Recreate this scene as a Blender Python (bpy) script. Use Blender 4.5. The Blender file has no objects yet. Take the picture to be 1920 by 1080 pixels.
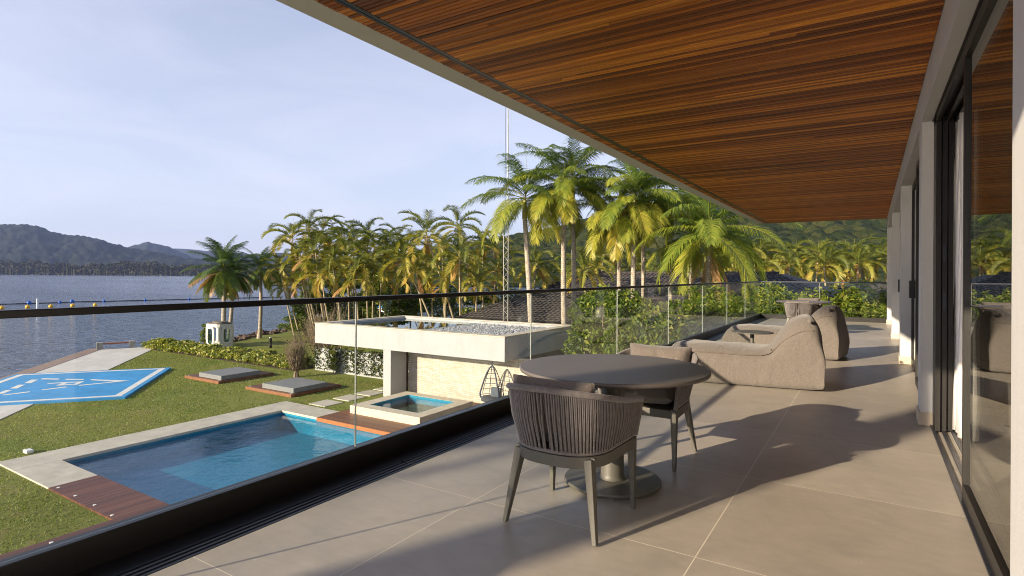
import bpy, bmesh, math, random
import numpy as np
from mathutils import Vector, Matrix
R = math.radians
sc = bpy.context.scene
C = sc.collection

# ------------------------------------------------------------------ camera
EYE = 1.25                                   # metres above the terrace floor (z = 0)
YAW, ROLL, FPX, CX, CY = R(32.2), 0.0052, 1070.0, 960.0, 515.5
fw = Vector((-math.sin(YAW), math.cos(YAW), 0))
rt = Vector((math.cos(YAW), math.sin(YAW), 0))
up = Vector((0, 0, 1))
r2 = rt * math.cos(ROLL) + up * math.sin(ROLL)
u2 = up * math.cos(ROLL) - rt * math.sin(ROLL)
cam = bpy.data.cameras.new('camera')
cam.sensor_width = 36
cam.lens = FPX / 1920 * 36
cam.shift_y = -(540 - CY) / 1920
cam.clip_start, cam.clip_end = 0.05, 20000
co = bpy.data.objects.new('camera', cam)
C.objects.link(co)
M = Matrix((r2, u2, -fw)).transposed().to_4x4()
M.translation = Vector((0, 0, EYE))
co.matrix_world = M
sc.camera = co

def at(px, py, dep):
    """point at a measured distance along the camera axis"""
    return Vector((0, 0, EYE)) + (fw + r2 * ((px - CX) / FPX) - u2 * ((py - CY) / FPX)) * dep

def ground(px, dep, z):
    p = at(px, CY, dep)
    return Vector((p.x, p.y, z))

# ------------------------------------------------------------------ light
SUN_EL = R(17)
LDIR = Vector((0.42 * math.cos(SUN_EL) / 1.0022, 0.91 * math.cos(SUN_EL) / 1.0022, -math.sin(SUN_EL)))
sun = bpy.data.lights.new('sun', 'SUN')
sun.energy = 5.0
sun.angle = R(0.55)
sun.color = (1.0, 0.83, 0.61)
so = bpy.data.objects.new('sun', sun)
C.objects.link(so)
so.rotation_euler = LDIR.to_track_quat('-Z', 'Y').to_euler()
w = bpy.data.worlds.new('World')
sc.world = w
w.use_nodes = True
nt = w.node_tree
nt.nodes.clear()
sky = nt.nodes.new('ShaderNodeTexSky')
sky.sky_type = 'NISHITA'
sky.sun_disc = False
sky.sun_elevation = SUN_EL
sky.sun_rotation = math.atan2(-LDIR.x, -LDIR.y)
sky.air_density = 1.0
sky.dust_density = 0.6
sky.ozone_density = 3.2
tc = nt.nodes.new('ShaderNodeTexCoord')
mp = nt.nodes.new('ShaderNodeMapping')
mp.inputs['Rotation'].default_value = (0, 0.05, 0.5)
mp.inputs['Scale'].default_value = (1.0, 1.6, 6.5)
nz = nt.nodes.new('ShaderNodeTexNoise')
nz.inputs['Scale'].default_value = 1.7
nz.inputs['Detail'].default_value = 7
nz.inputs['Roughness'].default_value = 0.55
nz.inputs['Distortion'].default_value = 0.6
rp = nt.nodes.new('ShaderNodeValToRGB')
rp.color_ramp.elements[0].position = 0.36
rp.color_ramp.elements[0].color = (0.56, 0.56, 0.56, 1)
rp.color_ramp.elements[1].position = 0.74
rp.color_ramp.elements[1].color = (0.78, 0.78, 0.78, 1)
mx = nt.nodes.new('ShaderNodeMixRGB')
mx.inputs['Color2'].default_value = (5.8, 5.7, 6.6, 1)      # thin high cloud
bg = nt.nodes.new('ShaderNodeBackground')
bg.inputs['Strength'].default_value = 0.088
wo = nt.nodes.new('ShaderNodeOutputWorld')
L = nt.links.new
L(tc.outputs['Generated'], mp.inputs['Vector'])
L(mp.outputs['Vector'], nz.inputs['Vector'])
L(nz.outputs['Fac'], rp.inputs['Fac'])
sz = nt.nodes.new('ShaderNodeSeparateXYZ')
L(tc.outputs['Generated'], sz.inputs[0])
el = nt.nodes.new('ShaderNodeMath')                # the veil thins out towards the zenith
el.operation = 'MULTIPLY_ADD'
el.use_clamp = True
el.inputs[1].default_value = -1.15
el.inputs[2].default_value = 1.12
L(sz.outputs[2], el.inputs[0])
ml = nt.nodes.new('ShaderNodeMath')
ml.operation = 'MULTIPLY'
L(rp.outputs['Color'], ml.inputs[0])
L(el.outputs[0], ml.inputs[1])
L(ml.outputs[0], mx.inputs['Fac'])
L(sky.outputs['Color'], mx.inputs['Color1'])
L(mx.outputs['Color'], bg.inputs['Color'])
L(bg.outputs['Background'], wo.inputs['Surface'])
sc.view_settings.view_transform = 'Standard'
sc.view_settings.look = 'None'
sc.view_settings.exposure = 1.06
sc.view_settings.gamma = 1
cy = sc.cycles
cy.use_denoising = True
cy.denoising_prefilter = 'NONE'
cy.denoising_input_passes = 'RGB_ALBEDO_NORMAL'
cy.filter_width = 1.0
cy.max_bounces = 8
cy.diffuse_bounces = 4
cy.glossy_bounces = 4
cy.transmission_bounces = 6
cy.transparent_max_bounces = 32
cy.volume_bounces = 0
cy.caustics_reflective = True
cy.caustics_refractive = False
cy.sample_clamp_indirect = 6
cy.blur_glossy = 0.35

# ------------------------------------------------------------------ helpers
rnd = random.Random(7)
npr = np.random.RandomState(11)

class NT:
    """small material graph builder"""
    def __init__(s, name):
        s.m = bpy.data.materials.new(name)
        s.m.use_nodes = True
        s.t = s.m.node_tree
        s.t.nodes.clear()
        s.out = s.n('ShaderNodeOutputMaterial')
    def n(s, typ, **kw):
        x = s.t.nodes.new(typ)
        for k, v in kw.items():
            if k in x.inputs: 
                s.set(x.inputs[k], v)
            else:
                setattr(x, k, v)
        return x
    def set(s, inp, v):
        if hasattr(v, 'links') or isinstance(v, bpy.types.NodeSocket):
            s.t.links.new(v, inp)
        else:
            inp.default_value = v
    def math(s, op, a, b=0.0, c=None):
        x = s.t.nodes.new('ShaderNodeMath')
        x.operation = op
        s.set(x.inputs[0], a)
        s.set(x.inputs[1], b)
        if c is not None: s.set(x.inputs[2], c)
        return x.outputs[0]
    def pos(s):
        return s.n('ShaderNodeNewGeometry').outputs['Position']
    def obj(s):
        return s.n('ShaderNodeTexCoord').outputs['Object']
    def map(s, vec, scale=(1, 1, 1), rot=(0, 0, 0), loc=(0, 0, 0)):
        x = s.n('ShaderNodeMapping')
        s.t.links.new(vec, x.inputs['Vector'])
        x.inputs['Scale'].default_value = scale
        x.inputs['Rotation'].default_value = rot
        x.inputs['Location'].default_value = loc
        return x.outputs[0]
    def noise(s, vec, scale=5, detail=4, rough=0.55, dist=0.0):
        x = s.n('ShaderNodeTexNoise')
        s.t.links.new(vec, x.inputs['Vector'])
        x.inputs['Scale'].default_value = scale
        x.inputs['Detail'].default_value = detail
        x.inputs['Roughness'].default_value = rough
        x.inputs['Distortion'].default_value = dist
        return x.outputs['Fac']
    def ramp(s, fac, stops):
        x = s.n('ShaderNodeValToRGB')
        s.t.links.new(fac, x.inputs['Fac'])
        e = x.color_ramp.elements
        while len(e) < len(stops): e.new(0.5)
        for el, (p, c) in zip(e, stops):
            el.position = p
            el.color = (*c, 1) if len(c) == 3 else c
        return x.outputs['Color']
    def mix(s, fac, a, b, mode='MIX'):
        x = s.n('ShaderNodeMixRGB')
        x.blend_type = mode
        s.set(x.inputs['Fac'], fac)
        s.set(x.inputs['Color1'], (*a, 1) if isinstance(a, tuple) and len(a) == 3 else a)
        s.set(x.inputs['Color2'], (*b, 1) if isinstance(b, tuple) and len(b) == 3 else b)
        return x.outputs['Color']
    def bump(s, h, strength=0.3, dist=0.01, normal=None):
        x = s.n('ShaderNodeBump')
        x.inputs['Strength'].default_value = strength
        x.inputs['Distance'].default_value = dist
        s.t.links.new(h, x.inputs['Height'])
        if normal is not None: s.t.links.new(normal, x.inputs['Normal'])
        return x.outputs['Normal']
    def bsdf(s, color, rough=0.6, metallic=0.0, spec=0.5, normal=None, coat=0.0, sheen=0.0):
        x = s.n('ShaderNodeBsdfPrincipled')
        s.set(x.inputs['Base Color'], (*color, 1) if isinstance(color, tuple) and len(color) == 3 else color)
        s.set(x.inputs['Roughness'], rough)
        s.set(x.inputs['Metallic'], metallic)
        x.inputs['Specular IOR Level'].default_value = spec
        x.inputs['Coat Weight'].default_value = coat
        x.inputs['Sheen Weight'].default_value = sheen
        if normal is not None: s.t.links.new(normal, x.inputs['Normal'])
        return x.outputs[0]
    def fresnel(s, ior, normal=None):
        """same reflection from both faces of a pane"""
        bf = s.n('ShaderNodeNewGeometry').outputs['Backfacing']
        x = s.n('ShaderNodeFresnel')
        s.t.links.new(s.math('MULTIPLY_ADD', bf, 1.0 / ior - ior, ior), x.inputs['IOR'])
        if normal is not None: s.t.links.new(normal, x.inputs['Normal'])
        return x.outputs[0]
    def done(s, sh):
        s.t.links.new(sh, s.out.inputs['Surface'])
        return s.m

def pmat(name, col, rough=0.6, var=0.15, scale=4.0, bump=0.0, bscale=60.0, bdist=0.004, metallic=0.0, spec=0.5, stretch=(1, 1, 1), world=False, sheen=0.0):
    g = NT(name)
    p = g.pos() if world else g.obj()
    v = g.map(p, stretch)
    n = g.noise(v, scale, 5, 0.6)
    lo = tuple(c * (1 - var) for c in col)
    hi = tuple(min(1, c * (1 + var)) for c in col)
    c = g.ramp(n, [(0.3, lo), (0.7, hi)])
    nm = None
    if bump:
        nm = g.bump(g.noise(v, bscale, 3, 0.6), bump, bdist)
    return g.done(g.bsdf(c, rough, metallic, spec, nm, sheen=sheen))

class MB:
    """collects shapes and links them as ONE mesh object"""
    def __init__(s):
        s.v, s.f, s.sm, s.t = [], [], [], []
        s.has_t = False
    def add(s, vs, fs, smooth=False, tint=0.0):
        o = len(s.v)
        s.v.extend([tuple(v) for v in vs])
        for f in fs:
            s.f.append(tuple(i + o for i in f))
            s.sm.append(smooth)
            s.t.append(tint)
    def box(s, x0, x1, y0, y1, z0, z1):
        v = [(x0, y0, z0), (x1, y0, z0), (x1, y1, z0), (x0, y1, z0), (x0, y0, z1), (x1, y0, z1), (x1, y1, z1), (x0, y1, z1)]
        s.add(v, [(0, 3, 2, 1), (4, 5, 6, 7), (0, 1, 5, 4), (1, 2, 6, 5), (2, 3, 7, 6), (3, 0, 4, 7)])
        return s
    def prism(s, poly, z0, z1):
        n = len(poly)
        a = sum(poly[i][0] * poly[(i + 1) % n][1] - poly[(i + 1) % n][0] * poly[i][1] for i in range(n))
        if a < 0: poly = poly[::-1]
        v = [(x, y, z0) for x, y in poly] + [(x, y, z1) for x, y in poly]
        s.add(v, [tuple(range(n))[::-1], tuple(range(n, 2 * n))] + [(i, (i + 1) % n, (i + 1) % n + n, i + n) for i in range(n)])
        return s
    def bar(s, a, b, w, h=None, w2=None, upv=(0, 0, 1)):
        """square bar from a to b, width w, may taper to w2"""
        a, b = Vector(a), Vector(b)
        h = h or w
        k = (w2 / w) if w2 else 1
        d = (b - a).normalized()
        u = Vector(upv)
        if abs(d.dot(u)) > 0.95: u = Vector((0, 1, 0))
        x = d.cross(u).normalized()
        y = x.cross(d).normalized()
        vs = []
        for p, q in ((a, 1), (b, k)):
            for sx, sy in ((-1, -1), (1, -1), (1, 1), (-1, 1)):
                vs.append(p + x * sx * w / 2 * q + y * sy * h / 2 * q)
        s.add(vs, [(0, 1, 2, 3), (7, 6, 5, 4), (0, 4, 5, 1), (1, 5, 6, 2), (2, 6, 7, 3), (3, 7, 4, 0)])
        return s
    def tube(s, pts, rad, n=8, cap=True, tint=0.0, closed=False):
        pts = [Vector(p) for p in pts]
        m = len(pts)
        rs = rad if isinstance(rad, (list, tuple)) else [rad] * m
        vs, fs = [], []
        ref = None
        for i, p in enumerate(pts):
            if closed: d = pts[(i + 1) % m] - pts[i - 1]
            else: d = pts[min(i + 1, m - 1)] - pts[max(i - 1, 0)]
            d = d.normalized() if d.length > 1e-9 else Vector((0, 0, 1))
            if ref is None: ref = Vector((0, 0, 1)) if abs(d.z) < 0.9 else Vector((1, 0, 0))
            x = d.cross(ref).normalized()
            ref = x.cross(d).normalized()
            for k in range(n):
                a = 2 * math.pi * k / n
                vs.append(p + (x * math.cos(a) + ref * math.sin(a)) * rs[i])
        for i in range(m if closed else m - 1):
            j = (i + 1) % m
            for k in range(n):
                l = (k + 1) % n
                fs.append((i * n + k, i * n + l, j * n + l, j * n + k))
        s.add(vs, fs, True, tint)
        if cap and not closed:
            s.add(vs[:n], [tuple(range(n))[::-1]], False, tint)
            s.add(vs[-n:], [tuple(range(n))], False, tint)
        return s
    def lathe(s, prof, cx=0, cy=0, n=48, smooth=True):
        """prof: list of (r, z) bottom to top"""
        vs, fs = [], []
        for r, z in prof:
            for k in range(n):
                a = 2 * math.pi * k / n
                vs.append((cx + r * math.cos(a), cy + r * math.sin(a), z))
        for i in range(len(prof) - 1):
            for k in range(n):
                l = (k + 1) % n
                fs.append((i * n + k, i * n + l, (i + 1) * n + l, (i + 1) * n + k))
        s.add(vs, fs, smooth)
        s.add(vs[:n], [tuple(range(n))[::-1]])
        s.add(vs[-n:], [tuple(range(n))])
        return s
    def build(s, name, mat, parent=None, loc=None, bevel=0.0, subsurf=0, autosmooth=False):
        me = bpy.data.meshes.new(name)
        off = Vector((0, 0, 0))
        if parent is not None: off = world_loc(parent)
        elif loc is not None: off = Vector(loc)
        vs = s.v if off.length == 0 else [(v[0] - off.x, v[1] - off.y, v[2] - off.z) for v in s.v]
        me.from_pydata(vs, [], s.f)
        me.polygons.foreach_set('use_smooth', s.sm)
        if any(s.t):
            at_ = me.attributes.new('tint', 'FLOAT', 'FACE')
            at_.data.foreach_set('value', s.t)
        me.materials.append(mat)
        me.update()
        o = bpy.data.objects.new(name, me)
        C.objects.link(o)
        if parent is not None: o.parent = parent
        elif loc is not None: o.location = loc
        if bevel:
            b = o.modifiers.new('edge', 'BEVEL')
            b.width = bevel
            b.segments = 2
            b.limit_method = 'ANGLE'
            b.angle_limit = R(40)
        if subsurf:
            b = o.modifiers.new('smooth', 'SUBSURF')
            b.levels = b.render_levels = subsurf
        return o

def world_loc(o):
    p = Vector(o.location)
    while o.parent:
        o = o.parent
        p += o.location
    return p

def tag(o, label=None, cat=None, group=None, kind=None):
    if label: o['label'] = label
    if cat: o['category'] = cat
    if group: o['group'] = group
    if kind: o['kind'] = kind
    return o

def thing(name, label, cat, loc=(0, 0, 0), rz=0.0, group=None):
    o = bpy.data.objects.new(name, None)
    o.empty_display_size = 0.2
    C.objects.link(o)
    o.location = loc
    o.rotation_euler = (0, 0, rz)
    return tag(o, label, cat, group)

def dup(root, loc, rz=0.0, scale=None, label=None, group=None):
    r = root.copy()
    C.objects.link(r)
    r.location = loc
    r.rotation_euler = (0, 0, rz)
    if scale: r.scale = (scale, scale, scale) if not isinstance(scale, tuple) else scale
    if label: r['label'] = label
    if group: r['group'] = group
    for ch in list(root.children):
        c = ch.copy()
        C.objects.link(c)
        c.parent = r
        for g in list(ch.children):
            d = g.copy()
            C.objects.link(d)
            d.parent = c
    return r

def struct(o, label=None):
    o['kind'] = 'structure'
    return o

def np_mesh(name, verts, quads, mat, parent=None, tint=None, smooth=False, loc=None):
    """fast mesh from arrays; quads (n,4) or (n,3)"""
    me = bpy.data.meshes.new(name)
    nv, nf, k = len(verts), len(quads), quads.shape[1]
    me.vertices.add(nv)
    me.vertices.foreach_set('co', np.asarray(verts, dtype=np.float32).ravel())
    me.loops.add(nf * k)
    me.loops.foreach_set('vertex_index', np.asarray(quads, dtype=np.int32).ravel())
    me.polygons.add(nf)
    me.polygons.foreach_set('loop_start', np.arange(0, nf * k, k, dtype=np.int32))
    me.polygons.foreach_set('use_smooth', np.full(nf, smooth))
    if tint is not None:
        a = me.attributes.new('tint', 'FLOAT', 'FACE')
        a.data.foreach_set('value', np.asarray(tint, dtype=np.float32))
    me.update(calc_edges=True)
    me.validate()
    me.materials.append(mat)
    o = bpy.data.objects.new(name, me)
    C.objects.link(o)
    if parent is not None: o.parent = parent
    if loc is not None: o.location = loc
    return o

def leaf_arrays(pts, size, aspect=0.45, upbias=0.4, rs=npr, outdir=None, bend=0.15):
    """one folded diamond leaf per point"""
    n = len(pts)
    d = rs.normal(size=(n, 3))
    if outdir is not None: d = d * 0.8 + outdir
    d[:, 2] += upbias * 0.5
    d /= np.linalg.norm(d, axis=1)[:, None]
    q = rs.normal(size=(n, 3))
    q[:, 2] += upbias * 2
    s = np.cross(d, q)
    s /= np.linalg.norm(s, axis=1)[:, None] + 1e-9
    L_ = size * rs.uniform(0.6, 1.25, n)[:, None]
    a = pts - d * L_ * 0.5
    b = pts + d * L_ * 0.5
    b[:, 2] -= (L_[:, 0] * bend)
    l = pts + s * L_ * aspect * 0.5
    r = pts - s * L_ * aspect * 0.5
    v = np.stack([a, l, b, r], 1).reshape(-1, 3)
    f = np.arange(4 * n).reshape(n, 4)
    return v, f

# ------------------------------------------------------------------ materials
def m_stucco(name, col):
    g = NT(name)
    p = g.pos()
    c = g.ramp(g.noise(p, 1.1, 6, 0.65), [(0.3, tuple(x * 0.93 for x in col)), (0.7, col)])
    c = g.mix(0.5, c, g.ramp(g.noise(g.map(p, (2.6, 2.6, 0.35)), 1.3, 5, 0.7), [(0.34, (0.90, 0.88, 0.85)), (0.54, (1.0, 1.0, 1.0))]), 'MULTIPLY')
    nm = g.bump(g.noise(p, 170, 3, 0.7), 0.55, 0.004)
    return g.done(g.bsdf(c, 0.85, spec=0.25, normal=nm))
WHITE = m_stucco('white_stucco', (0.60, 0.60, 0.60))
PAVWHITE = m_stucco('pavilion_paint', (0.41, 0.42, 0.435))
def m_tiles():
    g = NT('porcelain_tile')
    p = g.pos()
    sp = g.n('ShaderNodeSeparateXYZ')
    g.t.links.new(p, sp.inputs[0])
    ux = g.math('DIVIDE', g.math('ADD', sp.outputs[0], 0.657 + 12), 1.2)
    uy = g.math('DIVIDE', g.math('SUBTRACT', sp.outputs[1], 2.583 - 12), 1.2)
    def edge(u):
        f = g.math('FRACT', u)
        return g.math('MINIMUM', f, g.math('SUBTRACT', 1.0, f))
    d = g.math('MINIMUM', edge(ux), edge(uy))
    line = g.math('LESS_THAN', d, 0.0021)
    cb = g.n('ShaderNodeCombineXYZ')
    g.t.links.new(g.math('FLOOR', ux), cb.inputs[0])
    g.t.links.new(g.math('FLOOR', uy), cb.inputs[1])
    wn = g.n('ShaderNodeTexWhiteNoise')
    g.t.links.new(cb.outputs[0], wn.inputs['Vector'])
    ov = g.n('ShaderNodeVectorMath', operation='MULTIPLY_ADD')
    g.t.links.new(wn.outputs['Color'], ov.inputs[0])
    ov.inputs[1].default_value = (9, 9, 9)
    g.t.links.new(p, ov.inputs[2])
    n1 = g.noise(g.map(ov.outputs[0], (1.2, 0.55, 1)), 1.6, 7, 0.62, 0.5)
    c = g.ramp(n1, [(0.25, (0.393, 0.355, 0.305)), (0.55, (0.453, 0.408, 0.349)), (0.8, (0.520, 0.467, 0.399))])
    c = g.mix(g.math('MULTIPLY', wn.outputs['Value'], 0.32), c, (0.28, 0.245, 0.21))
    sm = g.noise(p, 7, 6, 0.7)
    c = g.mix(g.math('MULTIPLY', g.math('GREATER_THAN', g.noise(p, 38, 2, 0.5, 0.5), 0.715), 0.55), c, (0.52, 0.49, 0.44))
    big = g.noise(p, 0.9, 5, 0.65, 0.8)
    c = g.mix(0.6, c, g.ramp(big, [(0.32, (0.76, 0.76, 0.76)), (0.68, (1.16, 1.15, 1.13))]), 'MULTIPLY')
    fine = g.noise(g.map(p, (1, 2.4, 1)), 6.0, 6, 0.7, 0.3)
    c = g.mix(0.5, c, g.ramp(fine, [(0.3, (0.84, 0.84, 0.84)), (0.7, (1.12, 1.12, 1.11))]), 'MULTIPLY')
    c = g.mix(line, c, (0.66, 0.60, 0.50))
    r = g.math('MULTIPLY_ADD', sm, 0.30, 0.26)
    r = g.math('MAXIMUM', r, g.math('MULTIPLY', line, 0.8))
    nm = g.bump(g.math('SUBTRACT', g.math('MULTIPLY', g.noise(p, 22, 4), 0.25), line), 0.15, 0.003)
    return g.done(g.bsdf(c, r, spec=0.45, normal=nm))
TILE = m_tiles()
def m_ceiling():
    g = NT('ceiling_wood')
    geo = g.n('ShaderNodeNewGeometry')
    r = geo.outputs['Random Per Island']
    p = geo.outputs['Position']
    c = g.ramp(r, [(0.0, (0.13, 0.034, 0.005)), (0.3, (0.31, 0.088, 0.008)), (0.55, (0.44, 0.135, 0.012)), (0.8, (0.62, 0.215, 0.02)), (1.0, (0.86, 0.36, 0.04))])
    gr = g.noise(g.map(p, (1.1, 55, 20)), 2.0, 5, 0.65, 0.4)
    c = g.mix(0.75, c, g.ramp(gr, [(0.3, (0.35, 0.33, 0.30)), (0.7, (1.25, 1.2, 1.15))]), 'MULTIPLY')
    ln = g.noise(g.map(p, (0.35, 6.3, 1)), 1.0, 3, 0.6)
    c = g.mix(0.42, c, g.ramp(ln, [(0.35, (0.5, 0.46, 0.42)), (0.65, (1.4, 1.35, 1.3))]), 'MULTIPLY')
    return g.done(g.bsdf(c, 0.5, spec=0.35, normal=g.bump(gr, 0.15, 0.002)))
CEIL = m_ceiling()
def m_deck(name, cols, axis):
    g = NT(name)
    p = g.pos()
    sp = g.n('ShaderNodeSeparateXYZ')
    g.t.links.new(p, sp.inputs[0])
    u = g.math('DIVIDE', sp.outputs[axis], 0.105)
    fl = g.math('FLOOR', u)
    wn = g.n('ShaderNodeTexWhiteNoise', noise_dimensions='1D')
    g.t.links.new(fl, wn.inputs['W'])
    c = g.ramp(wn.outputs['Value'], [(0, cols[0]), (0.5, cols[1]), (1, cols[2])])
    st = (3, 40, 1) if axis == 1 else (40, 3, 1)
    gr = g.noise(g.map(p, st), 1.5, 5, 0.6)
    c = g.mix(0.5, c, g.ramp(gr, [(0.3, (0.55, 0.55, 0.55)), (0.7, (1.2, 1.2, 1.2))]), 'MULTIPLY')
    f = g.math('FRACT', u)
    e = g.math('MINIMUM', f, g.math('SUBTRACT', 1.0, f))
    gap = g.math('LESS_THAN', e, 0.05)
    c = g.mix(gap, c, (0.018, 0.01, 0.007))
    return g.done(g.bsdf(c, 0.5, spec=0.4, normal=g.bump(g.math('SUBTRACT', 1.0, gap), 0.4, 0.006)))
DECK_Y = m_deck('cumaru_deck', [(0.10, 0.035, 0.022), (0.145, 0.052, 0.032), (0.19, 0.075, 0.045)], 0)
DECK_X = m_deck('ipe_deck', [(0.15, 0.058, 0.026), (0.21, 0.085, 0.038), (0.26, 0.11, 0.05)], 1)
BLACK = pmat('black_aluminium', (0.008, 0.0075, 0.007), 0.38, 0.1, 3, 0.05, 300)
BLACKTILE = pmat('black_granite', (0.006, 0.006, 0.0065), 0.5, 0.3, 20, 0.1, 200)
GRATE = pmat('anodised_grate', (0.05, 0.055, 0.075), 0.4, 0.1, 3, metallic=0.5)
FRAME = pmat('bronze_black_frame', (0.014, 0.012, 0.011), 0.42, 0.15, 4, 0.05, 250)
METAL = pmat('taupe_powder_coat', (0.105, 0.10, 0.083), 0.48, 0.08, 6, 0.12, 420, 0.001)
TOPMAT = pmat('ceramic_top', (0.125, 0.108, 0.098), 0.40, 0.10, 3.0, 0.1, 500, 0.0008)
ROPE = pmat('rope_grey', (0.15, 0.132, 0.128), 0.9, 0.25, 40, 0.6, 520, 0.002, sheen=0.3)
STEEL = pmat('brushed_steel', (0.45, 0.45, 0.44), 0.3, 0.1, 10, metallic=0.9)
def m_fabric(name, col, sc_=1.0):
    g = NT(name)
    p = g.obj()
    wv = g.n('ShaderNodeTexWave', wave_type='BANDS', bands_direction='X')
    g.t.links.new(p, wv.inputs['Vector'])
    wv.inputs['Scale'].default_value = 95 * sc_
    wv.inputs['Distortion'].default_value = 3.0
    wv.inputs['Detail Scale'].default_value = 6
    w2 = g.n('ShaderNodeTexWave', wave_type='BANDS', bands_direction='Z')
    g.t.links.new(p, w2.inputs['Vector'])
    w2.inputs['Scale'].default_value = 95 * sc_
    w2.inputs['Distortion'].default_value = 3.0
    h = g.math('ADD', wv.outputs['Fac'], w2.outputs['Fac'])
    sl = g.noise(g.map(p, (20, 20, 110)), 3 * sc_, 4, 0.7)
    s2 = g.noise(g.map(p, (110, 110, 20)), 3 * sc_, 4, 0.7)
    k = g.math('MULTIPLY', g.math('ADD', sl, s2), 0.5)
    c = g.ramp(k, [(0.34, tuple(x * 0.58 for x in col)), (0.5, col), (0.66, tuple(min(1, x * 1.45) for x in col))])
    crease = g.noise(g.map(p, (1, 1, 0.6)), 7, 3, 0.5, 0.8)
    n0 = g.bump(crease, 0.42, 0.045)
    nm = g.bump(h, 0.35, 0.002, n0)
    return g.done(g.bsdf(c, 0.92, spec=0.2, normal=nm, sheen=0.25))
FABRIC = m_fabric('woven_taupe_fabric', (0.152, 0.132, 0.115))
CUSHION = m_fabric('cushion_fabric', (0.145, 0.122, 0.106), 1.3)
PIPING = pmat('piping_cord', (0.13, 0.105, 0.085), 0.9, 0.2, 30)
TRAV = pmat('travertine', (0.50, 0.46, 0.385), 0.7, 0.16, 2.2, 0.15, 40, world=True)
TRAVW = pmat('warm_travertine', (0.56, 0.49, 0.38), 0.65, 0.12, 3, 0.15, 40, stretch=(1, 1, 5), world=True)
PLINTH = pmat('plinth_stone', (0.52, 0.44, 0.34), 0.6, 0.12, 6, world=True)
CONC = pmat('concrete_block', (0.30, 0.29, 0.26), 0.85, 0.2, 5, 0.3, 50)
WOODPL = pmat('oiled_plank', (0.26, 0.085, 0.03), 0.5, 0.25, 3, stretch=(2, 2, 12))
def m_path():
    g = NT('path_stone')
    p = g.pos()
    v = g.map(p, (1, 1, 1), (0, 0, R(39.5)))
    br = g.n('ShaderNodeTexBrick')
    g.t.links.new(v, br.inputs['Vector'])
    br.inputs['Scale'].default_value = 1.0
    br.inputs['Brick Width'].default_value = 1.2
    br.inputs['Row Height'].default_value = 0.6
    br.inputs['Mortar Size'].default_value = 0.006
    br.inputs['Color1'].default_value = (0.60, 0.57, 0.54, 1)
    br.inputs['Color2'].default_value = (0.68, 0.65, 0.62, 1)
    br.inputs['Mortar'].default_value = (0.45, 0.42, 0.39, 1)
    c = g.mix(0.35, br.outputs['Color'], g.ramp(g.noise(p, 1.5, 6, 0.65), [(0.3, (0.75, 0.73, 0.7)), (0.7, (1.1, 1.1, 1.1))]), 'MULTIPLY')
    return g.done(g.bsdf(c, 0.75, spec=0.3))
PATH = m_path()
EDGE = pmat('seawall_stone', (0.27, 0.185, 0.15), 0.75, 0.2, 3, 0.2, 30, world=True)
BLUE = pmat('helipad_blue', (0.035, 0.29, 0.63), 0.6, 0.16, 1.1, world=True)
PAINT = pmat('white_road_paint', (0.74, 0.73, 0.70), 0.65, 0.16, 2.6, world=True)
PAD = pmat('grey_pad_cover', (0.20, 0.205, 0.215), 0.75, 0.1, 5, 0.1, 60)
BARK = None
def m_glass(name, tint=(0.93, 0.96, 0.95), ior=1.5, rough=0.0):
    g = NT(name)
    fr = g.fresnel(ior)
    tr = g.n('ShaderNodeBsdfTransparent')
    tr.inputs['Color'].default_value = (*tint, 1)
    gl = g.n('ShaderNodeBsdfGlossy')
    gl.inputs['Roughness'].default_value = rough
    gl.inputs['Color'].default_value = (0.95, 0.97, 0.97, 1)
    mxs = g.n('ShaderNodeMixShader')
    g.t.links.new(fr, mxs.inputs[0])
    g.t.links.new(tr.outputs[0], mxs.inputs[1])
    g.t.links.new(gl.outputs[0], mxs.inputs[2])
    return g.done(mxs.outputs[0])
GLASS = m_glass('railing_glass', (0.955, 0.975, 0.965), 1.36)
DOORGLASS = m_glass('door_glass', (0.82, 0.83, 0.80), 1.62)
SKYLIGHT = m_glass('skylight_glass', (0.42, 0.50, 0.47), 1.6)
SEAL = pmat('glass_joint_seal', (0.24, 0.25, 0.24), 0.35, 0.05, 3)
CURTAIN = pmat('white_curtain', (0.78, 0.75, 0.72), 0.9, 0.05, 3)
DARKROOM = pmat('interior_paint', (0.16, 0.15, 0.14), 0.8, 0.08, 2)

def m_water(name, deep, rough, bscale, bstr, dist, sx=(1, 1, 1)):
    g = NT(name)
    p = g.pos()
    a = g.noise(g.map(p, sx), bscale, 4, 0.6, 0.4)
    b = g.noise(g.map(p, sx, (0, 0, 0.9)), bscale * 0.23, 3, 0.6, 0.3)
    h = g.math('ADD', g.math('MULTIPLY', a, 0.5), g.math('MULTIPLY', b, 1.2))
    nm = g.bump(h, bstr, dist)
    return g, p, nm
def m_sea():
    g, p, nm = m_water('lagoon_water', None, 0.1, 1.0, 1.0, 0.85, (1.0, 0.7, 1))
    pt = g.noise(g.map(p, (0.004, 0.022, 1), (0, 0, YAW)), 1.0, 4, 0.6)
    c = g.ramp(pt, [(0.35, (0.03, 0.058, 0.11)), (0.7, (0.065, 0.085, 0.16))])
    r = g.math('MULTIPLY_ADD', pt, 0.14, 0.05)
    return g.done(g.bsdf(c, r, spec=0.5, normal=nm))
SEA = m_sea()
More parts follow.
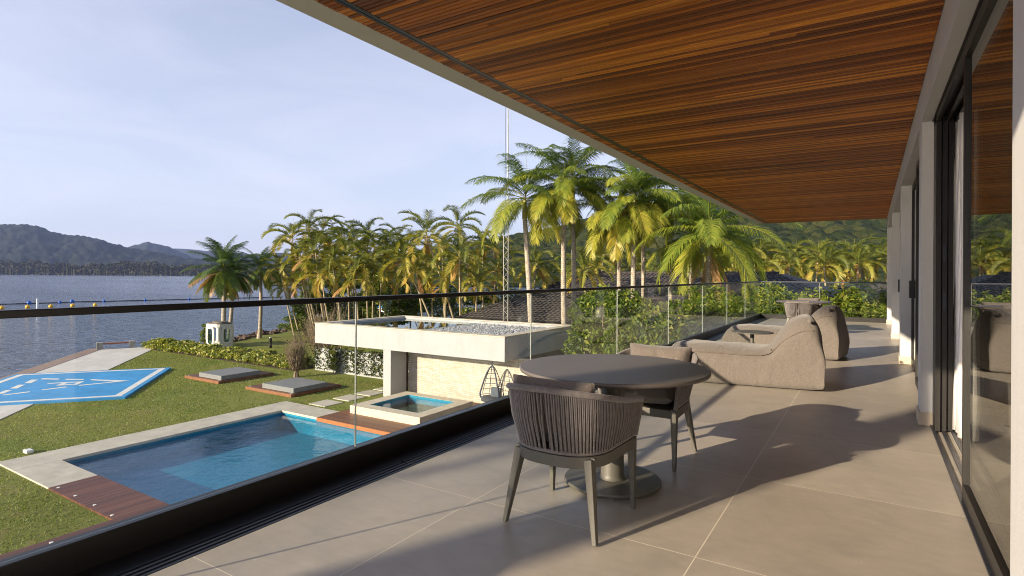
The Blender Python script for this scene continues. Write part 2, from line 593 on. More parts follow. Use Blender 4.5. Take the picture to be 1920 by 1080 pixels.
def m_pool(name, tint):
    g, p, nm = m_water(name, None, 0, 3.0, 0.42, 0.06)
    fr = g.fresnel(1.33, nm)
    tr = g.n('ShaderNodeBsdfTransparent')
    tr.inputs['Color'].default_value = (*tint, 1)
    gl = g.n('ShaderNodeBsdfGlossy')
    gl.inputs['Roughness'].default_value = 0.03
    gl.inputs['Color'].default_value = (0.78, 0.82, 0.86, 1)
    g.t.links.new(nm, gl.inputs['Normal'])
    mxs = g.n('ShaderNodeMixShader')
    g.t.links.new(fr, mxs.inputs[0])
    g.t.links.new(tr.outputs[0], mxs.inputs[1])
    g.t.links.new(gl.outputs[0], mxs.inputs[2])
    return g.done(mxs.outputs[0])
POOLW = m_pool('pool_water', (0.50, 0.86, 0.93))
def m_pooltile():
    g = NT('pool_mosaic')
    p = g.pos()
    vo = g.n('ShaderNodeTexVoronoi', feature='DISTANCE_TO_EDGE')
    g.t.links.new(g.map(p, (1, 1, 1)), vo.inputs['Vector'])
    vo.inputs['Scale'].default_value = 2.6
    ca = g.ramp(vo.outputs['Distance'], [(0.0, (1.35, 1.35, 1.3)), (0.12, (1.0, 1.0, 1.0))])
    n = g.noise(p, 9, 4, 0.7)
    c = g.ramp(n, [(0.3, (0.006, 0.17, 0.30)), (0.7, (0.018, 0.28, 0.42))])
    ck = g.n('ShaderNodeTexChecker')
    g.t.links.new(p, ck.inputs['Vector'])
    ck.inputs['Scale'].default_value = 24
    c = g.mix(g.math('MULTIPLY', ck.outputs['Fac'], 0.18), c, (0.03, 0.19, 0.25))
    return g.done(g.bsdf(c, 0.4, spec=0.3))
POOLT = m_pooltile()
def m_stone_wall():
    g = NT('split_stone')
    p = g.pos()
    sp = g.n('ShaderNodeSeparateXYZ')
    g.t.links.new(p, sp.inputs[0])
    cb = g.n('ShaderNodeCombineXYZ')
    g.t.links.new(sp.outputs[0], cb.inputs[0])
    g.t.links.new(sp.outputs[2], cb.inputs[1])
    br = g.n('ShaderNodeTexBrick')
    g.t.links.new(cb.outputs[0], br.inputs['Vector'])
    br.inputs['Scale'].default_value = 1
    br.inputs['Brick Width'].default_value = 0.42
    br.inputs['Row Height'].default_value = 0.085
    br.inputs['Mortar Size'].default_value = 0.007
    br.inputs['Bias'].default_value = -0.1
    br.inputs['Color1'].default_value = (0.47, 0.43, 0.36, 1)
    br.inputs['Color2'].default_value = (0.62, 0.58, 0.51, 1)
    br.inputs['Mortar'].default_value = (0.30, 0.27, 0.22, 1)
    c = g.mix(0.4, br.outputs['Color'], g.ramp(g.noise(p, 9, 5, 0.7), [(0.3, (0.7, 0.68, 0.64)), (0.7, (1.15, 1.15, 1.12))]), 'MULTIPLY')
    return g.done(g.bsdf(c, 0.8, spec=0.25, normal=g.bump(g.math('ADD', br.outputs['Fac'], g.noise(p, 25, 3)), -0.5, 0.012)))
STONE = m_stone_wall()
def m_lawn():
    g = NT('lawn_turf')
    p = g.pos()
    big = g.noise(p, 0.22, 5, 0.6, 0.4)
    c = g.ramp(big, [(0.3, (0.178, 0.203, 0.048)), (0.5, (0.223, 0.248, 0.062)), (0.68, (0.147, 0.208, 0.040))])
    fine = g.noise(p, 26, 6, 0.75)
    c = g.mix(0.7, c, g.ramp(fine, [(0.28, (0.42, 0.42, 0.40)), (0.72, (1.55, 1.5, 1.45))]), 'MULTIPLY')
    dry = g.noise(p, 1.3, 6, 0.7, 0.6)
    c = g.mix(g.math('MULTIPLY', g.math('GREATER_THAN', dry, 0.57), 0.45), c, (0.30, 0.24, 0.11))
    nm = g.bump(g.noise(p, 40, 5, 0.8), 0.9, 0.05)
    return g.done(g.bsdf(c, 0.9, spec=0.15, normal=nm))
LAWN = m_lawn()
def m_leaf(name, stops, trans=0.35, rough=0.5, rnd_amt=0.45):
    """tint attribute per leaf/frond -> colour; backlit leaves glow"""
    g = NT(name)
    at_ = g.n('ShaderNodeAttribute', attribute_name='tint')
    geo = g.n('ShaderNodeNewGeometry')
    oi = g.n('ShaderNodeObjectInfo')
    f = g.math('ADD', at_.outputs['Fac'], g.math('MULTIPLY', g.math('SUBTRACT', geo.outputs['Random Per Island'], 0.5), rnd_amt))
    f = g.math('ADD', f, g.math('MULTIPLY', g.math('SUBTRACT', oi.outputs['Random'], 0.5), 0.14))
    c = g.ramp(f, stops)
    b = g.bsdf(c, rough, spec=0.35)
    tr = g.n('ShaderNodeBsdfTranslucent')
    g.t.links.new(g.mix(1.0, c, (1.3, 1.35, 0.6), 'MULTIPLY'), tr.inputs['Color'])
    mxs = g.n('ShaderNodeMixShader')
    mxs.inputs[0].default_value = trans
    g.t.links.new(b, mxs.inputs[1])
    g.t.links.new(tr.outputs[0], mxs.inputs[2])
    return g.done(mxs.outputs[0])
PALM = m_leaf('palm_leaf', [(0.0, (0.054, 0.101, 0.020)), (0.25, (0.118, 0.185, 0.027)), (0.5, (0.286, 0.310, 0.037)), (0.72, (0.538, 0.437, 0.067)), (0.85, (0.571, 0.302, 0.093)), (1.0, (0.336, 0.194, 0.101))], 0.35, 0.42, 0.22)
COCO = m_leaf('coconut_leaf', [(0.0, (0.035, 0.070, 0.020)), (0.3, (0.063, 0.112, 0.025)), (0.55, (0.182, 0.238, 0.031)), (0.75, (0.336, 0.238, 0.070)), (1.0, (0.308, 0.168, 0.084))], 0.3, 0.42, 0.2)
ARECA = m_leaf('areca_leaf', [(0.0, (0.065, 0.091, 0.021)), (0.3, (0.169, 0.195, 0.034)), (0.5, (0.338, 0.319, 0.055)), (0.7, (0.520, 0.390, 0.078)), (0.85, (0.520, 0.273, 0.078)), (1.0, (0.364, 0.221, 0.117))], 0.33, 0.45, 0.25)
SHRUB = m_leaf('shrub_leaf', [(0.0, (0.042, 0.077, 0.014)), (0.4, (0.105, 0.161, 0.022)), (0.7, (0.210, 0.259, 0.031)), (1.0, (0.364, 0.350, 0.056))], 0.35, 0.45, 0.8)
HEDGE = m_leaf('variegated_leaf', [(0.0, (0.069, 0.115, 0.017)), (0.4, (0.149, 0.196, 0.029)), (0.7, (0.322, 0.310, 0.052)), (1.0, (0.529, 0.483, 0.138))], 0.3, 0.45, 0.9)
GRASSM = m_leaf('grass_blade', [(0.0, (0.098, 0.137, 0.025)), (0.5, (0.205, 0.236, 0.052)), (1.0, (0.330, 0.329, 0.104))], 0.3, 0.6, 0.7)
VINE = m_leaf('vine_leaf', [(0.0, (0.025, 0.04, 0.012)), (0.6, (0.07, 0.085, 0.02)), (1.0, (0.20, 0.21, 0.03))], 0.25, 0.5, 0.6)
def m_bark(name, lo, hi, ring=9.0):
    g = NT(name)
    p = g.obj()
    n = g.noise(g.map(p, (3, 3, 1.2)), 4, 5, 0.7)
    c = g.ramp(n, [(0.3, lo), (0.65, hi)])
    wv = g.n('ShaderNodeTexWave', wave_type='BANDS', bands_direction='Z')
    g.t.links.new(p, wv.inputs['Vector'])
    wv.inputs['Scale'].default_value = ring * 0.3
    wv.inputs['Distortion'].default_value = 2.5
    c = g.mix(0.45, c, g.ramp(wv.outputs['Fac'], [(0.0, (0.45, 0.42, 0.4)), (0.3, (1.05, 1.05, 1.05))]), 'MULTIPLY')
    return g.done(g.bsdf(c, 0.85, spec=0.2, normal=g.bump(wv.outputs['Fac'], 0.4, 0.02)))
TRUNK = m_bark('palm_bark', (0.216, 0.176, 0.135), (0.513, 0.446, 0.365))
TRUNKS = m_bark('slim_palm_bark', (0.213, 0.163, 0.100), (0.450, 0.375, 0.250), 14)
SHAFT = pmat('crownshaft_skin', (0.27, 0.24, 0.05), 0.4, 0.3, 3, stretch=(1, 1, 0.4))
TWIG = pmat('dry_twig', (0.21, 0.155, 0.105), 0.9, 0.3, 3)
def m_roof():
    g = NT('dark_clay_tile')
    p = g.pos()
    n = g.noise(p, 2.2, 6, 0.7)
    c = g.ramp(n, [(0.25, (0.016, 0.013, 0.013)), (0.5, (0.034, 0.028, 0.027)), (0.78, (0.085, 0.07, 0.062))])
    return g.done(g.bsdf(c, 0.7, spec=0.35))
ROOFT = m_roof()
def m_forest(name, lo, mid, hi, sc_):
    g = NT(name)
    p = g.pos()
    vo = g.n('ShaderNodeTexVoronoi')
    g.t.links.new(p, vo.inputs['Vector'])
    vo.inputs['Scale'].default_value = sc_
    s1 = g.n('ShaderNodeSeparateColor')
    g.t.links.new(vo.outputs['Color'], s1.inputs[0])
    f = g.math('MULTIPLY_ADD', g.noise(p, sc_ * 4, 5, 0.75), 0.7, g.math('MULTIPLY_ADD', s1.outputs[0], 0.6, -0.2))
    c = g.ramp(f, [(0.15, lo), (0.5, mid), (0.9, hi)])
    h = g.math('SUBTRACT', g.noise(p, sc_ * 5, 4, 0.7), vo.outputs['Distance'])
    return g.done(g.bsdf(c, 0.95, spec=0.1, normal=g.bump(h, 0.8, 2.5)))
FOREST = m_forest('hill_forest', (0.013, 0.024, 0.007), (0.034, 0.046, 0.011), (0.098, 0.094, 0.022), 0.11)
FARFOREST = m_forest('far_forest', (0.010, 0.017, 0.010), (0.017, 0.025, 0.014), (0.032, 0.038, 0.02), 0.02)
MANG = m_leaf('mangrove_leaf', [(0.0, (0.017, 0.019, 0.007)), (0.5, (0.038, 0.039, 0.015)), (1.0, (0.090, 0.079, 0.034))], 0.15, 0.8, 0.9)
ROCK = pmat('shore_rock', (0.10, 0.062, 0.045), 0.9, 0.4, 3, 0.5, 12, 0.05, world=True)
def m_pebble():
    g = NT('grey_pebble')
    geo = g.n('ShaderNodeNewGeometry')
    c = g.ramp(geo.outputs['Random Per Island'], [(0, (0.22, 0.23, 0.25)), (0.5, (0.38, 0.39, 0.42)), (1, (0.58, 0.59, 0.61))])
    return g.done(g.bsdf(c, 0.7, spec=0.3))
PEBBLE = m_pebble()
SOIL = pmat('soil_mulch', (0.06, 0.04, 0.025), 0.95, 0.4, 8, 0.6, 30, 0.03, world=True)
CABINW = pmat('weathered_white_paint', (0.66, 0.63, 0.56), 0.6, 0.14, 2.5, 0.1, 30)
CABINR = pmat('weathered_cap', (0.15, 0.13, 0.12), 0.85, 0.4, 5)
DARKGLASS = m_glass('cabin_glass', (0.25, 0.36, 0.34), 1.7)
BUOYB = pmat('blue_float', (0.012, 0.10, 0.42), 0.4, 0.1, 5)
BUOYY = pmat('yellow_float', (0.75, 0.42, 0.015), 0.4, 0.1, 5)
PLASTW = pmat('white_plastic', (0.75, 0.74, 0.72), 0.45, 0.06, 5)
GALV = pmat('galvanised_steel', (0.42, 0.41, 0.38), 0.5, 0.15, 5, metallic=0.3)
NAVY = pmat('navy_rattan', (0.028, 0.04, 0.075), 0.45, 0.2, 10)
TARP = pmat('blue_boat_cover', (0.02, 0.22, 0.55), 0.6, 0.15, 2)
GSEA, GZ = -5.3, -4.35

exec_parts = []
# ================================================================== SETTING
A2 = Vector((0.778, -0.628))           # along the seawall
N2 = Vector((0.628, 0.778))            # inland from it
E0 = Vector((-48.3, 18.9))             # seawall corner
def pt(k, n): 
    p = E0 + A2 * k + N2 * n
    return (p.x, p.y)
POOL = (-20.35, -10.5, 7.2, 14.72)     # x0 x1 y0 y1 of the water
land = [pt(78, 0), pt(0, 0), (-46.0, 22.5), (-44.6, 25.0), (-44.2, 27.2), (-46.8, 30.6), (-48.4, 35.2), (-49.5, 45), (-46, 56), (-38, 64), (-24, 70), (-14, 92), (-4, 130), (30, 200), (90, 330), (500, 700), (1500, 1000), (1500, -200), (60, -60)]
def ground_mesh():
    bm = bmesh.new()
    hole = [(POOL[0], POOL[2]), (POOL[1], POOL[2]), (POOL[1], POOL[3]), (POOL[0], POOL[3])]
    def loop(pts):
        vs = [bm.verts.new((x, y, GZ)) for x, y in pts]
        return [bm.edges.new((vs[i], vs[(i + 1) % len(vs)])) for i in range(len(vs))], vs
    e1, v1 = loop(land)
    e2, v2 = loop(hole)
    bmesh.ops.triangle_fill(bm, use_beauty=True, edges=e1 + e2, normal=(0, 0, 1))
    low = [bm.verts.new((v.co.x, v.co.y, -7.5)) for v in v1]
    for i in range(len(v1)):
        j = (i + 1) % len(v1)
        bm.faces.new((v1[i], v1[j], low[j], low[i]))
    bmesh.ops.recalc_face_normals(bm, faces=bm.faces)
    for f in bm.faces:
        if abs(f.normal.z) > 0.9 and f.normal.z < 0: f.normal_flip()
    me = bpy.data.meshes.new('lawn')
    bm.to_mesh(me)
    bm.free()
    me.materials.append(LAWN)
    o = bpy.data.objects.new('lawn', me)
    C.objects.link(o)
    return struct(o)
ground_mesh()
b = MB()
b.add([(-7800, -7800, GSEA), (7800, -7800, GSEA), (7800, 7800, GSEA), (-7800, 7800, GSEA)], [(0, 1, 2, 3)])
struct(b.build('sea', SEA))

# hills: real terrain, ridge heights read from the skyline
def interp(pts, x): return np.interp(x, [p[0] for p in pts], [p[1] for p in pts])
def vnoise(x, y, seed, s):
    rs = np.random.RandomState(seed)
    o = np.zeros_like(x)
    for k in range(7):
        a = rs.uniform(0, 2 * np.pi)
        f = s * (1.6 ** k)
        o += np.sin(x * f * np.cos(a) + y * f * np.sin(a) + rs.uniform(0, 9)) * np.cos(x * f * np.sin(a * 1.7) - y * f * np.cos(a * 1.7) + rs.uniform(0, 9)) / (1.55 ** k)
    return o
def canopy(x, y, cell, seed, hmin, hmax):
    gx, gy = np.floor(x / cell).astype(int), np.floor(y / cell).astype(int)
    best = np.zeros_like(x)
    for i in (-1, 0, 1):
        for j in (-1, 0, 1):
            cx, cy_ = gx + i, gy + j
            h = (cx * 73856093 ^ cy_ * 19349663 ^ seed * 83492791) & 0xffffff
            a, b_, c = (h & 255) / 255., ((h >> 8) & 255) / 255., ((h >> 16) & 255) / 255.
            px, py = (cx + 0.15 + 0.7 * a) * cell, (cy_ + 0.15 + 0.7 * b_) * cell
            r = cell * (0.62 + 0.3 * c)
            d2 = (x - px) ** 2 + (y - py) ** 2
            best = np.maximum(best, (hmin + (hmax - hmin) * c) * np.sqrt(np.clip(1 - d2 / r ** 2, 0, 1)))
    return best
def hill(name, mat, prof, d0, dr, d1, nx, nd, px0, px1, rough, can=None, base=GSEA - 2, seed=1):
    px = np.linspace(px0, px1, nx)
    dd = np.linspace(d0, d1, nd)
    P, D = np.meshgrid(px, dd)
    lat = (P - CX) / FPX * D
    X = fw.x * D + rt.x * lat
    Y = fw.y * D + rt.y * lat
    yr = interp(prof, P)
    hor = CY + ROLL * (P - CX)
    hr = EYE + (hor - yr) / FPX * dr - base
    t = np.where(D < dr, (D - d0) / (dr - d0), (d1 - D) / (d1 - dr))
    t = np.clip(t, 0, 1)
    s = t * t * (3 - 2 * t) * 0.55 + t * 0.45
    H = hr * s
    H += vnoise(X, Y, seed, 6.0 / (d1 - d0)) * rough * s * (1.05 - t)
    if can: H += canopy(X, Y, can[0], seed, can[1], can[2]) * np.clip(t * 12, 0, 1)
    Z = base + H
    v = np.stack([X, Y, Z], -1).reshape(-1, 3)
    i = np.arange(nx * nd).reshape(nd, nx)
    q = np.stack([i[:-1, :-1], i[:-1, 1:], i[1:, 1:], i[1:, :-1]], -1).reshape(-1, 4)
    return struct(np_mesh(name, v, q, mat, smooth=True))
hill('far_hill', FARFOREST, [(-600, 440), (-300, 446), (-80, 432), (0, 428), (38, 427), (70, 431), (95, 440), (120, 446), (150, 447), (185, 453), (215, 463), (240, 470), (270, 475), (300, 480), (330, 486), (365, 492), (420, 500), (520, 508)], 2000, 2900, 3800, 300, 60, -700, 560, 60, (26, 8, 22), seed=3)
hill('far_hill', FARFOREST, [(140, 492), (230, 472), (255, 462), (275, 458), (300, 462), (325, 471), (350, 480), (372, 488), (430, 484), (520, 478), (600, 487), (700, 490), (900, 494)], 3400, 4400, 5600, 220, 30, 100, 1000, 80, (40, 8, 26), seed=5)
hill('far_hill', FARFOREST, [(-300, 440), (0, 424), (40, 436), (180, 462), (330, 464), (420, 470), (520, 484), (800, 492)], 5200, 6200, 7200, 120, 20, -600, 900, 90, seed=8)
hill('forest_hill', FOREST, [(500, 517), (560, 512), (640, 498), (740, 486), (840, 470), (900, 462), (960, 450), (1000, 444), (1040, 436), (1100, 420), (1200, 398), (1320, 372), (1500, 345), (1700, 330), (1900, 340), (2600, 380)], 300, 900, 1500, 620, 250, 500, 2600, 22, (11, 3.5, 9), base=GSEA + 0.5, seed=2)

# mangrove wood on the far shore: one mass
def mangrove():
    rs = np.random.RandomState(4)
    n = 15000
    px = rs.uniform(-420, 620, n)
    dep = 1420 + rs.uniform(0, 1, n) ** 1.5 * 160
    top = 30 + 4.5 * np.sin(px * 0.031) + 3 * np.sin(px * 0.11 + 1) + 2.2 * np.sin(px * 0.37)
    h = rs.uniform(0.0, 1, n) ** 0.75 * top
    lat = (px - CX) / FPX * dep
    P = np.stack([fw.x * dep + rt.x * lat, fw.y * dep + rt.y * lat, GSEA + h], 1)
    v, f = leaf_arrays(P, 7.5, 0.75, 0.3, rs)
    nt_ = 260
    px = rs.uniform(-420, 620, nt_)
    dep = 1412 + rs.uniform(0, 20, nt_)
    lat = (px - CX) / FPX * dep
    x, y = fw.x * dep + rt.x * lat, fw.y * dep + rt.y * lat
    hh = rs.uniform(12, 26, nt_)
    wv = []
    for a, b_, c in zip(x, y, hh):
        wv += [(a - rt.x * .5, b_ - rt.y * .5, GSEA), (a + rt.x * .5, b_ + rt.y * .5, GSEA), (a + rt.x * .35, b_ + rt.y * .35, GSEA + c), (a - rt.x * .35, b_ - rt.y * .35, GSEA + c)]
    wv = np.array(wv)
    f2 = np.arange(len(wv)).reshape(-1, 4) + len(v)
    tint = np.concatenate([rs.uniform(0.1, 0.75, len(f)), rs.uniform(0.3, 0.75, len(f2))])
    o = np_mesh('mangrove_wood', np.concatenate([v, wv]), np.concatenate([f, f2]), MANG, tint=tint)
    tag(o, 'dark mangrove wood along the far shore of the water below the blue hills', 'woodland', kind='stuff')
mangrove()

# seawall path
b = MB()
b.prism([pt(0, 0.85), pt(0, 4.3), pt(70, 4.3), pt(70, 0.85)], GZ - 0.2, GZ + 0.03)
struct(b.build('path', PATH))
b = MB()
b.prism([pt(-0.05, -0.08), pt(-0.05, 0.845), pt(78, 0.845), pt(78, -0.08)], -6.4, GZ + 0.045)
o = b.build('seawall', EDGE)
tag(o, 'reddish brown stone seawall along the outer edge of the white path', 'seawall')

# helipad
HC2, HA, HB = Vector((-34.57, 17.6)), Vector((0.778, -0.628)), Vector((-0.618, -0.786))
def hp(a, b_): 
    p = HC2 + HA * a + HB * b_
    return (p.x, p.y)
heli = thing('helipad', 'raised bright blue helipad with white painted border and letter on the lawn', 'helipad', (*hp(4.2, 3.6), GZ))
b = MB()
b.prism([hp(0, 0), hp(8.45, 0), hp(8.45, 7.33), hp(0, 7.33)], GZ, GZ + 0.10)
b.build('pad', BLUE, heli)
def marks(name, quads, z=GZ + 0.104):
    b = MB()
    for q in quads:
        b.add([(*hp(*p), z) for p in q], [tuple(range(len(q)))])
    o = b.build(name, PAINT, heli)
    return o
bw0, bw1 = 0.22, 0.52
marks('border_line', [[(bw0, bw0), (8.45 - bw0, bw0), (8.45 - bw1, bw1), (bw1, bw1)], [(bw0, 7.33 - bw0), (bw1, 7.33 - bw1), (8.45 - bw1, 7.33 - bw1), (8.45 - bw0, 7.33 - bw0)], [(bw0, bw0), (bw1, bw1), (bw1, 7.33 - bw1), (bw0, 7.33 - bw0)], [(8.45 - bw0, bw0), (8.45 - bw0, 7.33 - bw0), (8.45 - bw1, 7.33 - bw1), (8.45 - bw1, bw1)]])
marks('triangle_line', [[(3.27, 5.70), (2.22, 5.80), (2.31, 5.47), (3.37, 5.38)], [(4.66, 5.69), (3.64, 5.77), (3.73, 5.47), (4.76, 5.38)], [(5.95, 5.65), (5.05, 5.70), (5.12, 5.42), (6.0, 5.40)],
    [(2.26, 5.42), (1.95, 5.42), (2.34, 4.55), (2.64, 4.52)], [(2.79, 4.19), (2.48, 4.21), (2.83, 3.32), (3.13, 3.29)],
    [(3.30, 2.95), (3.03, 2.95), (4.08, 0.98), (4.15, 1.62)], [(4.15, 1.62), (4.08, 0.98), (4.89, 2.89), (4.62, 2.97)], [(5.43, 4.19), (5.60, 4.08), (5.13, 3.28), (4.91, 3.41)], [(6.24, 5.28), (6.45, 5.2), (5.95, 4.4), (5.72, 4.52)]])
marks('letter', [[(3.59, 4.57), (3.82, 4.57), (3.82, 3.08), (3.55, 3.08)], [(3.823, 3.95), (4.5, 3.95), (4.5, 3.71), (3.823, 3.71)], [(3.823, 3.3), (4.5, 3.3), (4.5, 3.08), (3.823, 3.08)], [(4.26, 3.707), (4.5, 3.707), (4.5, 3.303), (4.26, 3.303)]])

# swimming pool
pool = thing('swimming_pool', 'large rectangular blue tiled swimming pool with pale travertine edge', 'swimming pool', ((POOL[0] + POOL[1]) / 2, (POOL[2] + POOL[3]) / 2, GZ))
x0, x1, y0, y1 = POOL
b = MB()
PB = GZ - 0.72
b.add([(x0, y0, PB), (x1, y0, PB), (x1, y1, PB), (x0, y1, PB)], [(0, 1, 2, 3)])
for (a, c) in (((x0, y0), (x1, y0)), ((x1, y0), (x1, y1)), ((x1, y1), (x0, y1)), ((x0, y1), (x0, y0))):
    b.add([(*a, PB), (*c, PB), (*c, GZ + 0.01), (*a, GZ + 0.01)], [(3, 2, 1, 0)])
b.build('basin', POOLT, pool)
b = MB()
b.box(x0 + 0.004, x1, y0 + 0.004, y0 + 0.55, PB + 0.002, GZ - 0.42)
b.build('bench_step', POOLT, pool)
b = MB()
b.add([(x0, y0, GZ - 0.115), (x1, y0, GZ - 0.115), (x1, y1, GZ - 0.115), (x0, y1, GZ - 0.115)], [(0, 1, 2, 3)])
b.build('water_surface', POOLW, pool)
b = MB()
cz0, cz1 = GZ - 0.05, GZ + 0.04
b.box(-21.65, x0 + 0.03, y0 - 1.1, y1 + 1.13, cz0, cz1)
b.box(x0 + 0.033, -17.95, y0 - 1.1, y0 + 0.03, cz0, cz1)
b.box(x0 + 0.033, -18.15, y1 - 0.03, y1 + 1.13, cz0, cz1)
b.build('coping', TRAV, pool, bevel=0.012)

deck = thing('wooden_deck', 'dark red brown timber deck at the near corner of the pool', 'deck', (-15, 5, GZ))
b = MB()
b.box(-17.945, x1 + 2, y0 - 1.1, y0 + 0.03, GZ - 0.05, GZ + 0.045)
b.box(-14.45, x1 + 2, -8, y0 - 1.103, GZ - 0.05, GZ + 0.045)
b.build('boards', DECK_Y, deck)
for (x, y) in ((-17.75, 6.25), (-16.75, 6.25), (-15.7, 6.25), (-14.7, 6.2), (-14.25, 4.9), (-14.25, 3.6), (-14.25, 2.3)):
    q = MB().lathe([(0.04, GZ + 0.046), (0.04, GZ + 0.052), (0.03, GZ + 0.053)], x, y, 12)
    q.build('spot_light', PLASTW, deck)
deck2 = thing('wooden_deck', 'glossy orange brown timber deck around the raised plunge pool', 'deck', (-15, 17, GZ))
b = MB()
b.box(-18.145, x1 + 2, y1 - 0.03, 20.15, GZ - 0.05, GZ + 0.05)
b.build('boards', DECK_X, deck2)
b = MB()
b.box(-18.145, x1, y1 - 0.052, y1 - 0.032, GZ - 0.10, GZ + 0.047)
b.build('fascia_board', pmat('orange_edge_board', (0.36, 0.12, 0.03), 0.5, 0.15, 4), deck2)

# plunge pool
jz = thing('plunge_pool', 'small raised square plunge pool with cream stone surround and blue tiles', 'plunge pool', (-15.8, 17.5, GZ))
X0, X1, Y0, Y1, ZT = -17.62, -13.95, 15.87, 19.15, -3.99
i0, i1, j0, j1 = -17.05, -14.48, 16.38, 18.66
b = MB()
for (a, c, d, e) in ((X0, X1, Y0, j0), (X0, X1, j1, Y1), (X0, i0, j0 + 0.001, j1 - 0.001), (i1, X1, j0 + 0.001, j1 - 0.001)):
    b.box(a, c, d, e, GZ + 0.05, ZT)
b.build('surround', TRAVW, jz)
b = MB()
b.box(i0 + 0.005, i1 - 0.005, j0 + 0.005, j0 + 0.03, GZ - 0.3, ZT - 0.005)
b.box(i0 + 0.005, i1 - 0.005, j1 - 0.03, j1 - 0.005, GZ - 0.3, ZT - 0.005)
b.box(i0 + 0.005, i0 + 0.03, j0 + 0.032, j1 - 0.032, GZ - 0.3, ZT - 0.005)
b.box(i1 - 0.03, i1 - 0.005, j0 + 0.032, j1 - 0.032, GZ - 0.3, ZT - 0.005)
b.box(i0, i1, j0, j1, GZ - 0.34, GZ - 0.302)
b.box(i0 + 0.032, i0 + 0.5, j0 + 0.032, j1 - 0.032, GZ - 0.3, GZ + 0.05)
b.build('basin', POOLT, jz)
b = MB()
zz = ZT - 0.07
b.add([(i0 + 0.03, j0 + 0.03, zz), (i1 - 0.03, j0 + 0.03, zz), (i1 - 0.03, j1 - 0.03, zz), (i0 + 0.03, j1 - 0.03, zz)], [(0, 1, 2, 3)])
b.build('water_surface', POOLW, jz)

# pavilion
pv = thing('pool_pavilion', 'white flat roofed pool pavilion with skylight, pebble roof and stone wall', 'pavilion', (-18, 22, GZ))
rx0, rx1, ry0, ry1, rz0, rz1 = -23.62, -12.28, 18.98, 25.45, -2.20, -1.23
b = MB()
bt = 0.62
b.box(rx0, rx1, ry0, ry0 + bt, rz0, rz1)
b.box(rx0, rx1, ry1 - bt, ry1, rz0, rz1)
b.box(rx0, rx0 + bt, ry0 + bt + 0.001, ry1 - bt - 0.001, rz0, rz1)
b.box(rx1 - bt, rx1, ry0 + bt + 0.001, ry1 - bt - 0.001, rz0, rz1)
b.box(-17.9, -17.65, ry0 + bt + 0.001, ry1 - bt - 0.001, rz0, rz1 - 0.115)
b.build('roof_beam', PAVWHITE, pv)
b = MB()
b.box(-17.648, rx1 - bt - 0.002, ry0 + bt + 0.002, ry1 - bt - 0.002, rz0 + 0.01, rz1 - 0.42)
b.build('roof_slab', PAVWHITE, pv)
b = MB()
ov = 0.03
b.box(rx0 - ov, rx1 + ov, ry0 - ov, ry0 + 0.42, rz1 + 0.002, rz1 + 0.035)
b.box(rx0 - ov, rx1 + ov, ry1 - 0.42, ry1 + ov, rz1 + 0.002, rz1 + 0.035)
b.box(rx0 - ov, rx0 + 0.42, ry0 + 0.421, ry1 - 0.421, rz1 + 0.002, rz1 + 0.035)
b.box(rx1 - 0.42, rx1 + ov, ry0 + 0.421, ry1 - 0.421, rz1 + 0.002, rz1 + 0.035)
b.build('roof_coping', TRAVW, pv)
b = MB()
b.box(rx0 + bt + 0.004, -17.904, ry0 + bt + 0.004, ry1 - bt - 0.004, rz1 - 0.115, rz1 - 0.10)
sky_ = b.build('skylight', SKYLIGHT, pv)
for k in range(1, 5):
    xx = rx0 + bt + k * (-17.9 - rx0 - bt) / 5
    b = MB().box(xx - 0.03, xx + 0.03, ry0 + bt + 0.01, ry1 - bt - 0.01, rz1 - 0.28, rz1 - 0.12)
    b.build('skylight_bar', FRAME, pv)
# roof pebbles: nobody could count them
def pebbles():
    rs = np.random.RandomState(9)
    base = [(1, 0, 0), (-1, 0, 0), (0, 1, 0), (0, -1, 0), (0, 0, 1)]
    fs = [(0, 2, 4), (2, 1, 4), (1, 3, 4), (3, 0, 4)]
    n = 4200
    px = rs.uniform(-17.6, rx1 - bt - 0.05, n)
    py = rs.uniform(ry0 + bt + 0.05, ry1 - bt - 0.05, n)
    V, F = [], []
    for x, y in zip(px, py):
        a = rs.uniform(0, 6.28)
        s = rs.uniform(0.055, 0.09)
        k = rs.uniform(0.6, 1)
        o = len(V)
        zb = rz1 - 0.17 + rs.uniform(-0.05, 0.05)
        for bx, by, bz in base:
            X, Y = bx * s, by * s * k
            V.append((x + X * math.cos(a) - Y * math.sin(a), y + X * math.sin(a) + Y * math.cos(a), zb + bz * s * 0.75))
        F += [tuple(o + i for i in f) for f in fs]
    o = np_mesh('roof_pebbles', np.array(V), np.array(F), PEBBLE, smooth=True)
    tag(o, 'loose grey and white pebbles covering the right part of the pavilion roof', 'pebbles', kind='stuff')
    b = MB().box(-17.6, rx1 - bt - 0.01, ry0 + bt + 0.01, ry1 - bt - 0.01, rz1 - 0.415, rz1 - 0.19)
    b.build('pebble_bed', PEBBLE, pv)
pebbles()
b = MB()
b.box(-18.93, -18.47, 19.02, 20.05, GZ, rz0 - 0.002)
b.build('column', PAVWHITE, pv)
b = MB().box(-18.62, -18.48, 20.052, 20.2, GZ, rz0 - 0.004)
b.build('door_post', pmat('dark_brown_post', (0.05, 0.02, 0.012), 0.5, 0.2, 4), pv)
b = MB().box(-18.46, -9.9, 20.21, 20.5, GZ, rz0 - 0.004)
b.build('stone_wall', STONE, pv)
b = MB()
b.box(-18.46, -12.5, 20.51, 25.3, GZ, GZ + 0.04)
b.box(-18.46, -12.5, 25.0, 25.3, GZ + 0.041, rz0 - 0.004)
b.build('rear_wall', PAVWHITE, pv)

